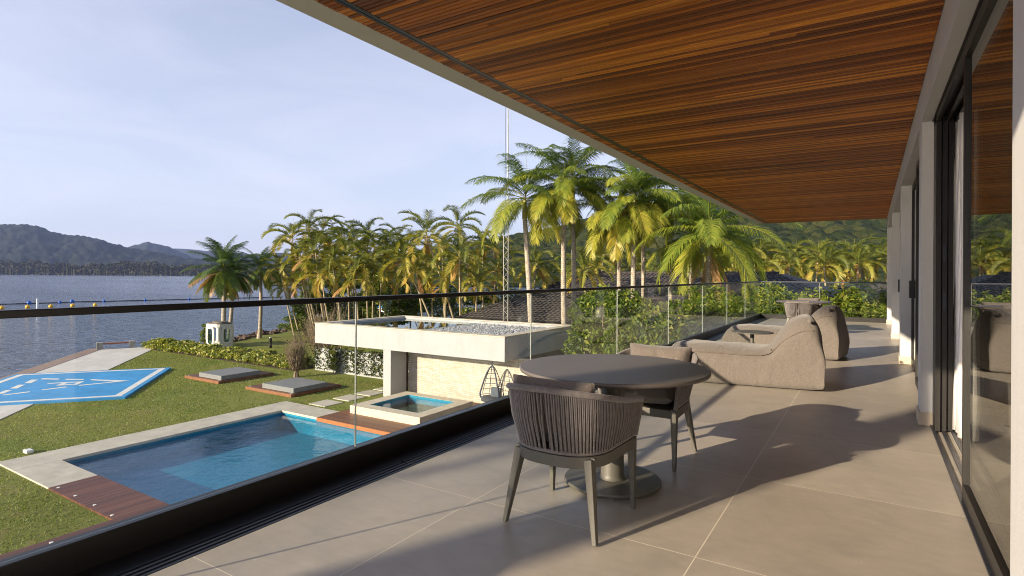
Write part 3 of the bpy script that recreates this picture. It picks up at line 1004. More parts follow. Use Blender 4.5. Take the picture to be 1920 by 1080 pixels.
# hanging chair
hx, hy = -13.25, 19.55
hc = thing('hanging_chair', 'dark blue teardrop hanging egg chair in front of the stone wall', 'hanging chair', (hx, hy, GZ))
b = MB()
for a in np.linspace(-1.0, 1.0, 7):
    pts = []
    for k in range(15):
        t = k / 14
        z = GZ + 0.38 + 1.47 * t
        r = 0.62 * (1 - t) ** 0.62 * min(1.0, 0.62 + 2.2 * t)
        ang = math.pi / 2 + a * 2.1
        pts.append((hx + r * math.cos(ang), hy + r * math.sin(ang) * 0.8, z))
    b.tube(pts, 0.036 if abs(a) > 0.9 else 0.014, 6)
for t in (0.15, 0.3, 0.45, 0.6, 0.75, 0.88):
    r = 0.62 * (1 - t) ** 0.62 * min(1.0, 0.62 + 2.2 * t)
    b.tube([(hx + r * math.cos(math.pi / 2 + a * 2.1), hy + r * math.sin(math.pi / 2 + a * 2.1) * 0.8, GZ + 0.38 + 1.47 * t) for a in np.linspace(-1, 1, 13)], 0.010, 5)
b.build('basket', NAVY, hc)
b = MB().tube([(hx, hy, GZ + 1.84), (hx, hy, rz0)], 0.010, 6)
b.build('chain', NAVY, hc)
b = MB().lathe([(0.30, GZ + 0.36), (0.46, GZ + 0.42), (0.47, GZ + 0.52), (0.40, GZ + 0.57), (0.1, GZ + 0.58)], hx, hy, 24)
b.build('seat_cushion', pmat('charcoal_cushion', (0.05, 0.055, 0.07), 0.9, 0.2, 10), hc)
b = MB().box(hx + 0.02, hx + 0.5, hy - 0.16, hy + 0.0, GZ + 0.58, GZ + 0.98)
b.build('back_cushion', pmat('slate_cushion', (0.075, 0.095, 0.12), 0.9, 0.2, 10), hc, bevel=0.05)

# day-bed platforms
for i, (xa, xb, ya, yb, lab) in enumerate(((-31.05, -27.88, 16.5, 19.68, 'grey padded daybed on a timber base, nearer the blue helipad'), (-25.6, -22.15, 16.5, 19.4, 'grey padded daybed on a timber base, nearer the pavilion and stepping stones'))):
    d = thing('daybed', lab, 'daybed', ((xa + xb) / 2, (ya + yb) / 2, GZ), group='daybeds on the lawn')
    b = MB().box(xa, xb, ya, yb, GZ, GZ + 0.14)
    b.build('timber_base', DECK_X, d, bevel=0.01)
    b = MB().box(xa + 1.0, xb - 0.12, ya + 0.22, yb - 0.75, GZ + 0.142, GZ + 0.37)
    b.build('pad', PAD, d, bevel=0.02)
    for (lx, ly) in ((xa + 0.15, ya + 0.15), (xb - 0.15, ya + 0.12)):
        q = MB().lathe([(0.04, GZ + 0.141), (0.04, GZ + 0.15)], lx, ly, 10)
        q.build('spot_light', PLASTW, d)

# stepping stones
for i, y in enumerate((16.1, 17.4, 18.65, 19.85)):
    b = MB().box(-20.43, -19.4, y, y + 1.0, GZ - 0.03, GZ + 0.035)
    o = b.build('stepping_stone', TRAV, loc=(-19.9, y + 0.5, GZ), bevel=0.015)
    tag(o, ('square travertine stepping stone next to the pool coping', 'square travertine stepping stone, second from the pool', 'square travertine stepping stone, third from the pool beside the lawn', 'square travertine stepping stone farthest from the pool beside the pavilion column')[i], 'stepping stone', 'stepping stones from the pool to the pavilion')

# small white fitting on the lawn
b = MB().box(-22.25, -21.95, 6.9, 7.1, GZ, GZ + 0.11)
tag(b.build('garden_light', PLASTW, loc=(-22.1, 7, GZ), bevel=0.03), 'small white box lying on the grass beside the pool coping', 'garden light')

# stone and timber bench at the seawall
bn = thing('garden_bench', 'low bench of two concrete blocks with a reddish plank by the water', 'bench', (-47, 20.1, GZ))
ba, bb = Vector((-47.6, 19.0)), Vector((-46.75, 21.2))
dv = (bb - ba).normalized()
nv = Vector((dv.y, -dv.x))
def obb(p, q, w):
    return [(*(p + nv * w / 2),), (*(q + nv * w / 2),), (*(q - nv * w / 2),), (*(p - nv * w / 2),)]
for p in (ba, bb - dv * 0.38):
    b = MB().prism(obb(p, p + dv * 0.38, 0.5), GZ + 0.03, GZ + 0.52)
    b.build('block', CONC, bn, bevel=0.01)
b = MB().prism(obb(ba + dv * 0.385, bb - dv * 0.385, 0.42), GZ + 0.38, GZ + 0.47)
b.build('plank', WOODPL, bn)

# cabin
cb = thing('gondola_cabin', 'old weathered white gondola cabin with round cornered windows behind the hedge', 'cabin', (-41.9, 24.8, GZ))
def oct_(x0, x1, y0, y1, c): return [(x0 + c, y0), (x1 - c, y0), (x1, y0 + c), (x1, y1 - c), (x1 - c, y1), (x0 + c, y1), (x0, y1 - c), (x0, y0 + c)]
kx0, kx1, ky0, ky1, kz = -42.85, -41.15, 24.3, 25.6, GZ
b = MB()
b.prism(oct_(kx0, kx1, ky0, ky1, 0.14), kz, kz + 0.55)
b.prism(oct_(kx0, kx1, ky0, ky1, 0.14), kz + 1.55, kz + 1.78)
for (a, c) in ((kx0, ky0), (kx1 - 0.3, ky0), (kx0, ky1 - 0.3), (kx1 - 0.3, ky1 - 0.3)):
    b.prism(oct_(a, a + 0.3, c, c + 0.3, 0.06), kz + 0.551, kz + 1.549)
b.build('body', CABINW, cb, bevel=0.03)
b = MB()
b.prism(oct_(kx0 + 0.03, kx1 - 0.03, ky0 + 0.03, ky1 - 0.03, 0.16), kz + 1.782, kz + 1.86)
b.prism(oct_(kx0 + 0.25, kx1 - 0.25, ky0 + 0.25, ky1 - 0.25, 0.2), kz + 1.862, kz + 1.95)
b.build('roof', CABINR, cb, bevel=0.03)
def rframe(name, c, ux, w, h, z0):
    """door leaf with a round cornered opening, in the plane spanned by ux and z"""
    ux = Vector((*ux, 0))
    nn = Vector((ux.y, -ux.x, 0))
    out, inn = [], []
    for k in range(24):
        a = 2 * math.pi * k / 24
        cx_, sx_ = math.cos(a), math.sin(a)
        e = 0.45
        px, pz = math.copysign(abs(cx_) ** e, cx_), math.copysign(abs(sx_) ** e, sx_)
        out.append((px * w / 2, pz * h / 2))
        inn.append((px * w / 2 * 0.62, pz * h / 2 * 0.76))
    b = MB()
    vs, fs = [], []
    for off in (0.0, 0.05):
        for r in (out, inn):
            for (a, z) in r:
                vs.append(Vector((*c, z0 + h / 2 + z)) + ux * a + nn * off)
    n = 24
    for k in range(n):
        l = (k + 1) % n
        fs += [(2 * n + k, 2 * n + l, 3 * n + l, 3 * n + k), (k, l, 2 * n + l, 2 * n + k), (n + k, 3 * n + k, 3 * n + l, n + l), (k, n + k, n + l, l)]
    b.add(vs, fs)
    o = b.build(name, CABINW, cb)
    g = MB()
    g.add([Vector((*c, z0 + h / 2 + z)) + ux * a + nn * 0.02 for (a, z) in inn], [tuple(range(n))])
    g.build('window', DARKGLASS, o)
    return o
rframe('door', (-42.1, ky0 - 0.02), (1, 0), 1.0, 1.5, kz + 0.12)
rframe('side_panel', (kx1 + 0.02, 24.95), (0, 1), 0.8, 1.3, kz + 0.3)

# shore rocks
def rocks():
    rs = random.Random(5)
    b = MB()
    line = [(-44.7, 25.5), (-44.3, 27.2), (-46.8, 30.6), (-48.3, 35.0), (-49.3, 41), (-49.3, 46)]
    for (p, q) in zip(line, line[1:]):
        n = int(math.hypot(q[0] - p[0], q[1] - p[1]) * 7)
        for k in range(n):
            t = rs.random()
            x, y = p[0] + (q[0] - p[0]) * t + rs.uniform(-0.9, 0.5), p[1] + (q[1] - p[1]) * t + rs.uniform(-0.4, 0.4)
            s = rs.uniform(0.15, 0.42)
            z = GZ + rs.uniform(-0.35, 0.12)
            vs = []
            for zz in (-0.6, 0.1, 0.75):
                rr = s * (1.0 if zz < 0.5 else 0.6)
                for m in range(6):
                    a = m / 6 * 6.283 + rs.uniform(-0.3, 0.3)
                    vs.append((x + rr * math.cos(a) * rs.uniform(0.75, 1.2), y + rr * math.sin(a) * rs.uniform(0.75, 1.2), z + zz * s * rs.uniform(0.8, 1.2)))
            fs = [tuple(range(12, 18))]
            for i in range(2):
                for m in range(6):
                    fs.append((i * 6 + m, i * 6 + (m + 1) % 6, (i + 1) * 6 + (m + 1) % 6, (i + 1) * 6 + m))
            b.add(vs, fs)
    o = b.build('shore_rocks', ROCK)
    tag(o, 'rough brown rocks heaped along the shore behind the cabin and coconut palms', 'rocks', kind='stuff')
rocks()

# bollard light on the lawn
bl = thing('bollard_light', 'short black bollard light on the grass behind the hedge', 'bollard light', (-38.3, 26.7, GZ))
MB().box(-38.38, -38.22, 26.62, 26.78, GZ, GZ + 0.75).build('post', FRAME, bl)
MB().box(-38.36, -38.24, 26.64, 26.76, GZ + 0.752, GZ + 0.80).build('lamp_head', PLASTW, bl)

# buoys
def buoy(mat, p, s, label, group, cat='buoy'):
    b = MB()
    b.lathe([(0.02, -0.42 * s), (0.34 * s, -0.36 * s), (0.48 * s, -0.12 * s), (0.5 * s, 0.1 * s), (0.40 * s, 0.36 * s), (0.12 * s, 0.48 * s), (0.10 * s, 0.58 * s), (0.02, 0.6 * s)], 0, 0, 14)
    o = b.build('buoy', mat)
    o.location = (p[0], p[1], GSEA + 0.25 * s)
    return tag(o, label, cat, group)
bl_pts = [(-147.8, 46.8), (-146.9, 51.8), (-148.5, 54.6), (-146.4, 59.9), (-144.9, 67.8), (-142.8, 76.9)]
bl_lab = ['blue buoy nearest the left frame edge on the outer rope', 'blue buoy just right of the white marker post', 'larger blue buoy beside its smaller neighbour near the white post', 'lone blue buoy in the middle of the outer rope', 'blue buoy left of the coconut palms, second from the rope end', 'blue buoy closest to the pair of coconut palms']
for k, (x, y) in enumerate(bl_pts): buoy(BUOYB, (x, y), 0.85 if k in (0, 2) else 0.62, bl_lab[k], 'blue buoys on the outer rope')
by = [(-131.0, 37.6), (-131.4, 41.4), (-130.2, 44.5), (-130.1, 47.9), (-128.9, 51.2)]
by_lab = ['yellow buoy at the left frame edge above the handrail', 'yellow buoy just left of the white marker post', 'yellow buoy just right of the white marker post', 'yellow buoy on the inner rope under the two blue buoys', 'yellow buoy half hidden by the black handrail']
for k, (x, y) in enumerate(by): buoy(BUOYY, (x, y), 0.75, by_lab[k], 'yellow buoys on the inner rope')
for k, (px, py) in enumerate(((877, 541), (876, 548), (878, 558), (838, 550))):
    dep = FPX * (EYE - GSEA) / (py - (CY + ROLL * (px - CX)))
    p = ground(px, dep, 0)
    buoy(BUOYY, (p.x, p.y), 0.8, ('yellow buoy seen between palm trunks, highest of three in a column', 'yellow buoy seen between palm trunks, middle of three in a column', 'yellow buoy seen between palm trunks, lowest of three in a column', 'yellow buoy seen between palm trunks, set apart to the left')[k], 'yellow buoys behind the palms')
b = MB()
b.tube([(x, y, GSEA + 0.12) for x, y in [(-149, 20), (-148, 40)] + bl_pts + [(-138, 100)]], 0.10, 5)
tag(b.build('buoy_rope', BLACK), 'dark rope line joining the blue buoys across the water', 'rope')
b = MB().tube([(-129.1, 42.1, GSEA - 1), (-129.1, 42.1, GSEA + 1.75)], 0.19, 10)
tag(b.build('marker_post', PLASTW), 'thin white marker post standing in the water between the buoys', 'marker post')
# ================================================================== HOUSE AND TERRACE
YN, YF = -1.28, 18.45                  # near and far end of the terrace
b = MB().box(-2.525, 6, YN - 0.6, YF, -0.35, 0)
struct(b.build('terrace_floor', TILE))
house = thing('modern_house', 'modern white house with deep timber soffit, white pillars and dark sliding doors', 'house', (3, 9, GZ))
b = MB()
ZC = 2.86
b.box(-2.975, -2.765, YN, 18.85, ZC - 0.0, ZC + 0.42)
b.box(-2.764, 6.2, 18.72, 18.85, ZC - 0.0, ZC + 0.42)
b.build('roof_edge', WHITE, house)
b = MB()
b.box(-2.764, 6.2, YN, 18.719, ZC + 0.05, ZC + 0.42)
b.build('roof', WHITE, house)
# timber soffit, slats run from the wall to the roof edge
b = MB()
y = YN
rs = random.Random(3)
while y < 18.70:
    z = ZC - 0.012 + rs.uniform(-0.002, 0.002)
    for xa, xb in ((-2.762, -2.668), (-2.60, 0.352)):
        if xb > 0 and rs.random() < 0.22:
            xm = rs.uniform(-2.2, -0.1)
            b.box(xa, xm - 0.0015, y, y + 0.030, z, ZC + 0.03)
            b.box(xm + 0.0015, xb, y, y + 0.030, z + 0.0008, ZC + 0.03)
        else:
            b.box(xa, xb, y, y + 0.030, z, ZC + 0.03)
    y += 0.0385
b.build('timber_soffit', CEIL, house)
b = MB()
b.box(-2.664, -2.645, YN, 18.7, ZC - 0.012, ZC + 0.02)
b.box(-2.623, -2.604, YN, 18.7, ZC - 0.012, ZC + 0.02)
b.box(-2.644, -2.624, YN, 18.7, ZC - 0.002, ZC + 0.01)
b.build('soffit_rail', BLACK, house)
b = MB().box(-2.642, -2.626, YN, 18.7, ZC - 0.010, ZC - 0.003)
b.build('soffit_light_strip', GRATE, house)
# structure below and behind
b = MB()
b.box(-2.3, 6.2, YN - 0.6, YF - 0.05, GZ, -0.351)
b.build('lower_storey', WHITE, house)
# facade
cols = [(5.93, 6.20), (9.93, 10.20), (13.93, 14.20), (18.02, 18.30)]
b = MB()
b.box(0.355, 0.60, 2.24, 18.30, 2.56, ZC + 0.04)
b.build('door_header', WHITE, house)
def column(ya, yb, x1):
    c = MB().box(0.355, x1, ya, yb, 0.112, 2.559).build('pillar', WHITE, house)
    MB().box(0.342, x1 - 0.01, ya - 0.013, yb + 0.013, 0.001, 0.112).build('plinth', PLINTH, c, bevel=0.003)
for ya, yb in cols: column(ya, yb, 0.50)
c = MB().box(0.355, 6.0, YN, 2.24, 0.112, ZC + 0.04).build('end_wall', WHITE, house)
MB().box(0.342, 5.9, YN - 0.01, 2.252, 0.001, 0.112).build('plinth', PLINTH, c)
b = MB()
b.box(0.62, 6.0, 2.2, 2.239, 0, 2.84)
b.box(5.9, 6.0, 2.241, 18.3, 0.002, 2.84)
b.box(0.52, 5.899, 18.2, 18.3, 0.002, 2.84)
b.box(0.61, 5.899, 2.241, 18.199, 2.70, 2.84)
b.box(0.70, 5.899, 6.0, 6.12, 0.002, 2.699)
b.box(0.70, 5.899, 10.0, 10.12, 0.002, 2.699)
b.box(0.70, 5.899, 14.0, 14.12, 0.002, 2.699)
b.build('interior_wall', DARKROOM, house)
def sash(ya, yb, x, name='sliding_door', st=0.055, handle=None):
    o = MB().box(x - 0.02, x + 0.02, ya, yb, 0.012, 0.098)
    o.box(x - 0.02, x + 0.02, ya, yb, 2.47, 2.545)
    o.box(x - 0.021, x + 0.021, ya, ya + st, 0.099, 2.469)
    o.box(x - 0.021, x + 0.021, yb - st, yb, 0.099, 2.469)
    d = o.build(name, FRAME, house)
    MB().box(x - 0.005, x + 0.005, ya + st - 0.004, yb - st + 0.004, 0.097, 2.472).build('glass_pane', DOORGLASS, d)
    if handle:
        MB().box(x - 0.05, x - 0.0215, handle - 0.012, handle + 0.012, 0.95, 1.2).build('handle', FRAME, d, bevel=0.004)
    return d
sash(2.245, 4.06, 0.455, st=0.04)
sash(6.205, 8.10, 0.455)
sash(8.04, 9.925, 0.505, handle=9.89)
sash(10.205, 12.10, 0.455)
sash(12.04, 13.925, 0.505, handle=13.89)
sash(14.205, 16.12, 0.455)
sash(16.06, 18.015, 0.505)
# stacked sliding leaves and tracks of the open door
b = MB()
for k in range(3):
    x = 0.455 + k * 0.042
    b.box(x - 0.017, x + 0.017, 5.70 + k * 0.03, 5.925, 0.013, 2.55)
j = b.build('door_jamb', FRAME, house)
for zz in (0.98, 1.38):
    q = MB().box(0.489, 0.505, 5.722, 5.729, zz, zz + 0.14)
    q.build('flush_handle', GRATE, j)
b = MB()
b.box(0.425, 0.68, 2.245, 5.925, 2.552, 2.558)
for k in range(4):
    x = 0.45 + k * 0.062
    b.box(x - 0.012, x + 0.012, 2.25, 5.92, 2.50, 2.551)
b.build('head_track', FRAME, house)
b = MB()
for k in range(4):
    x = 0.432 + k * 0.062
    b.box(x - 0.011, x + 0.011, 2.25, 5.92, 0.002, 0.014)
b.build('floor_track', GRATE, house)
# curtains hang just inside
def curtain(ya, yb, x, label, amp=0.045, n=9):
    vs, fs = [], []
    m = n * 8
    for i in range(m + 1):
        t = i / m
        yy = ya + (yb - ya) * t
        for k in range(9):
            z = 0.03 + 2.5 * k / 8
            spread = 1.0 + 0.18 * (1 - k / 8)
            xx = x + amp * math.sin(t * n * 2 * math.pi) * spread + 0.01 * math.sin(t * 23 + k)
            vs.append((xx, ya + (yy - ya) * (1.0 + 0.12 * (1 - k / 8)), z))
    for i in range(m):
        for k in range(8):
            a = i * 9 + k
            fs.append((a, a + 9, a + 10, a + 1))
    b = MB()
    b.add(vs, fs, True)
    o = b.build('curtain', CURTAIN)
    sd = o.modifiers.new('cloth', 'SOLIDIFY')
    sd.thickness = 0.004
    tag(o, label, 'curtain', 'white curtains inside the doors')
    return o
curtain(5.42, 5.82, 0.62, 'white curtain gathered inside the open door bay nearest the camera', n=5)
curtain(7.7, 8.5, 0.74, 'white curtain behind the closed glass doors of the second bay', n=8)
curtain(11.7, 12.5, 0.74, 'white curtain behind the closed glass doors of the third bay', n=8)

# edge kerb, drain, railing
XG = -2.835
rail = thing('glass_railing', 'long frameless glass railing with black handrail along the terrace edge', 'railing', (XG, 9, 0))
b = MB()
b.box(-2.875, -2.80, YN - 0.6, 18.52, -0.40, 0.128)
b.build('base_channel', BLACK, rail, bevel=0.004)
b = MB().box(XG - 0.024, XG + 0.024, YN - 0.6, 18.51, 1.072, 1.104)
b.build('handrail', BLACK, rail, bevel=0.004)
ys = [2.60 + 2.255 * k for k in range(-2, 8)]
edges = [YN - 0.6] + [y for y in ys if YN - 0.4 < y < 18.2] + [18.47]
for k in range(len(edges) - 1):
    MB().box(XG - 0.006, XG + 0.006, edges[k] + 0.006, edges[k + 1] - 0.006, 0.1285, 1.0715).build('glass_pane', GLASS, rail)
for y in edges[1:-1]:
    MB().box(XG - 0.0055, XG + 0.0055, y - 0.003, y + 0.003, 0.129, 1.071).build('joint_seal', SEAL, rail)
rail2 = thing('glass_railing', 'short glass railing across the far end of the terrace before green plants', 'railing', (-1.2, 18.5, 0))
MB().box(-2.795, 0.6, 18.452, 18.52, -0.40, 0.128).build('base_channel', BLACK, rail2, bevel=0.004)
MB().box(-2.80, 0.6, 18.464, 18.512, 1.072, 1.104).build('handrail', GRATE, rail2, bevel=0.004)
ex = [-2.79, -1.25, 0.35]
for k in range(2):
    MB().box(ex[k] + 0.006, ex[k + 1] - 0.006, 18.482, 18.494, 0.1285, 1.0715).build('glass_pane', GLASS, rail2)
MB().box(-1.2545, -1.2455, 18.4825, 18.4935, 0.129, 1.071).build('joint_seal', SEAL, rail2)
b = MB().box(-2.799, -2.66, YN - 0.6, 18.45, -0.05, -0.004)
struct(b.build('edge_paving', BLACKTILE))
dr = thing('floor_drain', 'narrow black slotted drain along the glass railing', 'drain', (-2.59, 9, 0))
b = MB().box(-2.659, -2.526, YN - 0.6, 18.45, -0.10, -0.045)
b.build('channel', BLACK, dr)
y = YN - 0.5
while y < 18.3:
    b = MB()
    for k in range(4):
        x = -2.648 + k * 0.034
        b.box(x - 0.0085, x + 0.0085, y + 0.01, min(y + 2.30, 18.44), -0.044, -0.002)
    b.box(-2.657, -2.528, y + 0.01, y + 0.025, -0.03, -0.006)
    b.build('grate', GRATE, dr)
    y += 2.31

# ================================================================== FURNITURE
def make_table(loc, label):
    t = thing('dining_table', label, 'table', loc, group='round tables on the terrace')
    x, y = loc[0], loc[1]
    MB().lathe([(0.545, 0.674), (0.558, 0.678), (0.563, 0.688), (0.561, 0.697), (0.557, 0.700)], x, y, 96).build('tabletop', TOPMAT, t)
    MB().lathe([(0.10, 0.62), (0.10, 0.66), (0.25, 0.662), (0.25, 0.673)], x, y, 40).build('top_plate', METAL, t)
    MB().lathe([(0.082, 0.034), (0.073, 0.045), (0.069, 0.06), (0.068, 0.62)], x, y, 40).build('pedestal', METAL, t)
    MB().lathe([(0.283, 0.012), (0.288, 0.016), (0.288, 0.026), (0.283, 0.032)], x, y, 72).build('base_disc', METAL, t)
    for k in range(4):
        a = k * math.pi / 2 - 1.2
        MB().lathe([(0.018, 0.0), (0.018, 0.0115)], x + 0.24 * math.cos(a), y + 0.24 * math.sin(a), 12).build('levelling_foot', STEEL, t)
    return t
make_table((-1.318, 3.24, 0), 'near round dark table with a pedestal base, closest to the camera')
make_table((-1.262, 14.15, 0), 'far round table seen edge-on near the end glass railing')

def make_chair():
    """faces +y, origin on the floor below the seat centre"""
    r = thing('rope_chair', 'grey rope tub chair with its woven back to the camera, at the near table', 'chair', group='rope chairs at the round tables')
    # seat frame: D-shaped band
    def U(t, hw, yb, yf, p=2.6):
        """t -1..1 from front-left round the back to front-right"""
        a = t * (math.pi / 2)
        s, c_ = math.sin(a), math.cos(a)
        k = 0.30
        x = hw * math.copysign(abs(s) ** (2 / p), s)
        yy = yb * abs(c_) ** (2 / p)
        return x, yy
    def rimpt(t):
        if abs(t) > 0.72:                       # arms run forward
            q = (abs(t) - 0.72) / 0.28
            x0, y0 = U(0.72 / 0.72, 0.292, -0.335, 0)
            x = math.copysign(0.292 - 0.012 * q, t)
            y = 0.0 + 0.265 * q
            z = 0.635 - 0.045 * q
        else:
            x, y = U(t / 0.72, 0.292, -0.335, 0)
            z = 0.635 + 0.075 * math.cos(t / 0.72 * math.pi / 2) ** 0.8
        return Vector((x, y, z))
    def lowpt(t, z=0.398, g=0.0):
        if abs(t) > 0.66:
            q = (abs(t) - 0.66) / 0.34
            return Vector((math.copysign(0.243 + g + 0.008 * q, t), -0.02 + 0.275 * q, z))
        x, y = U(t / 0.66, 0.243 + g, -0.262 - g + 0.02, 0)
        return Vector((x, y - 0.02, z))
    N = 64
    ts = [-1 + 2 * i / N for i in range(N + 1)]
    b = MB()
    vs, fs = [], []
    for t in ts:
        for (g, z) in ((0.006, 0.335), (0.006, 0.390), (-0.028, 0.390), (-0.028, 0.335)):
            vs.append(lowpt(t, z, g))
    for i in range(N):
        for k in range(4):
            l = (k + 1) % 4
            fs.append((i * 4 + k, i * 4 + l, (i + 1) * 4 + l, (i + 1) * 4 + k))
    fs += [(0, 1, 2, 3), (N * 4 + 3, N * 4 + 2, N * 4 + 1, N * 4)]
    b.add(vs, fs)
    b.box(-0.252, 0.252, 0.226, 0.256, 0.335, 0.388)
    b.box(-0.22, 0.22, -0.2, 0.226, 0.37, 0.385)
    b.build('seat_frame', METAL, r, bevel=0.003)
    for sx in (-1, 1):
        MB().bar((sx * 0.238, 0.238, 0.388), (sx * 0.245, 0.252, 0.004), 0.050, 0.040, 0.026, upv=(1, 0, 0)).build('leg', METAL, r, bevel=0.003)
        MB().bar((sx * 0.190, -0.195, 0.375), (sx * 0.246, -0.252, 0.004), 0.055, 0.042, 0.028, upv=(1, 0, 0)).build('leg', METAL, r, bevel=0.003)
    # rims
    b = MB()
    b.tube([rimpt(t) for t in ts], 0.0155, 10)
    for s in (-1, 1):
        b.tube([rimpt(s), rimpt(s) * 0.5 + lowpt(s) * 0.5 + Vector((0, 0.006, 0)), lowpt(s)], 0.0145, 8)
    # wrapped rope texture on the rim
    b.tube([lowpt(t, 0.402, -0.004) for t in ts], 0.010, 8)
    b.build('back_frame', ROPE, r)
    b = MB()
    n = 118
    for layer, off in ((0, 0.0), (1, 0.014)):
        for i in range(n + 1):
            t = -0.985 + 1.97 * i / n
            tl = t + (0.012 if layer else -0.006) * (1 if i % 2 else -1)
            A, Bp = rimpt(max(-1, min(1, t))), lowpt(max(-1, min(1, tl)), 0.404, 0.0)
            inn = Vector((-A.x, -A.y + 0.05, 0)).normalized() * off
            mid = (A + Bp) / 2 + inn + Vector((A.x, A.y, 0)).normalized() * (0.010 if not layer else 0.0)
            b.tube([A + inn, mid, Bp + inn], 0.0043 if not layer else 0.0036, 5, cap=False)
    b.build('rope_back', ROPE, r)
    # cushions
    def pillow(name, cx, cy_, cz, wx, wy, wz, tilt=0.0, seed=1, pinch=0.22):
        rs = random.Random(seed)
        nx, ny = 18, 12
        top, bot = [], []
        for j in range(ny + 1):
            for i in range(nx + 1):
                u, v = -1 + 2 * i / nx, -1 + 2 * j / ny
                e = (1 - abs(u) ** 5) * (1 - abs(v) ** 5)
                h = wz / 2 * max(e, 0) ** 0.42
                px = u * wx / 2 * (1 - 0.05 * (1 - abs(v)) * (abs(u) ** 3)) * (1 + 0.03 * abs(u * v) ** 3)
                py = v * wy / 2 * (1 - 0.05 * (1 - abs(u)) * (abs(v) ** 3)) * (1 + 0.03 * abs(u * v) ** 3)
                wob = 0.010 * math.sin(u * 7 + seed) * math.cos(v * 5 + seed) + 0.006 * rs.uniform(-1, 1) - 0.014 * math.exp(-(u / 0.05) ** 2) * (wy < 0.35)
                top.append((px, py, h + wob * (e > 0.02)))
                bot.append((px, py, -h * 0.9 - wob * 0.5 * (e > 0.02)))
        nv = len(top)
        vs = []
        ct, st = math.cos(tilt), math.sin(tilt)
        for (x, y, z) in top + bot:
            vs.append((cx + x, cy_ + y * ct - z * st, cz + y * st + z * ct))
        fs = []
        W = nx + 1
        for j in range(ny):
            for i in range(nx):
                a = j * W + i
                fs.append((a, a + 1, a + W + 1, a + W))
                fs.append((nv + a, nv + a + W, nv + a + W + 1, nv + a + 1))
        for i in range(nx):
            fs.append((i, nv + i, nv + i + 1, i + 1))
            k = ny * W + i
            fs.append((k + 1, nv + k + 1, nv + k, k))
        for j in range(ny):
            a = j * W
            fs.append((a + W, nv + a + W, nv + a, a))
            k = a + nx
            fs.append((k, nv + k, nv + k + W, k + W))
        b = MB()
        b.add(vs, fs, True)
        return b.build(name, CUSHION, r, subsurf=1)
    pillow('seat_cushion', 0, 0.03, 0.452, 0.43, 0.41, 0.13, 0, 2)
    pillow('back_cushion', 0.0, -0.185, 0.598, 0.45, 0.30, 0.15, R(103), 5)
    return r
ch = make_chair()
ch.location = (-1.318, 2.685, 0)
dup(ch, (-1.30, 3.878, 0), math.pi, label='grey rope chair tucked under the near table, facing the camera')
dup(ch, (-1.262, 13.42, 0), R(-6), label='grey rope chair with its back to the camera at the far table')
dup(ch, (-1.24, 14.86, 0), R(180), label='grey rope chair behind the far table, its cushion above the tabletop')

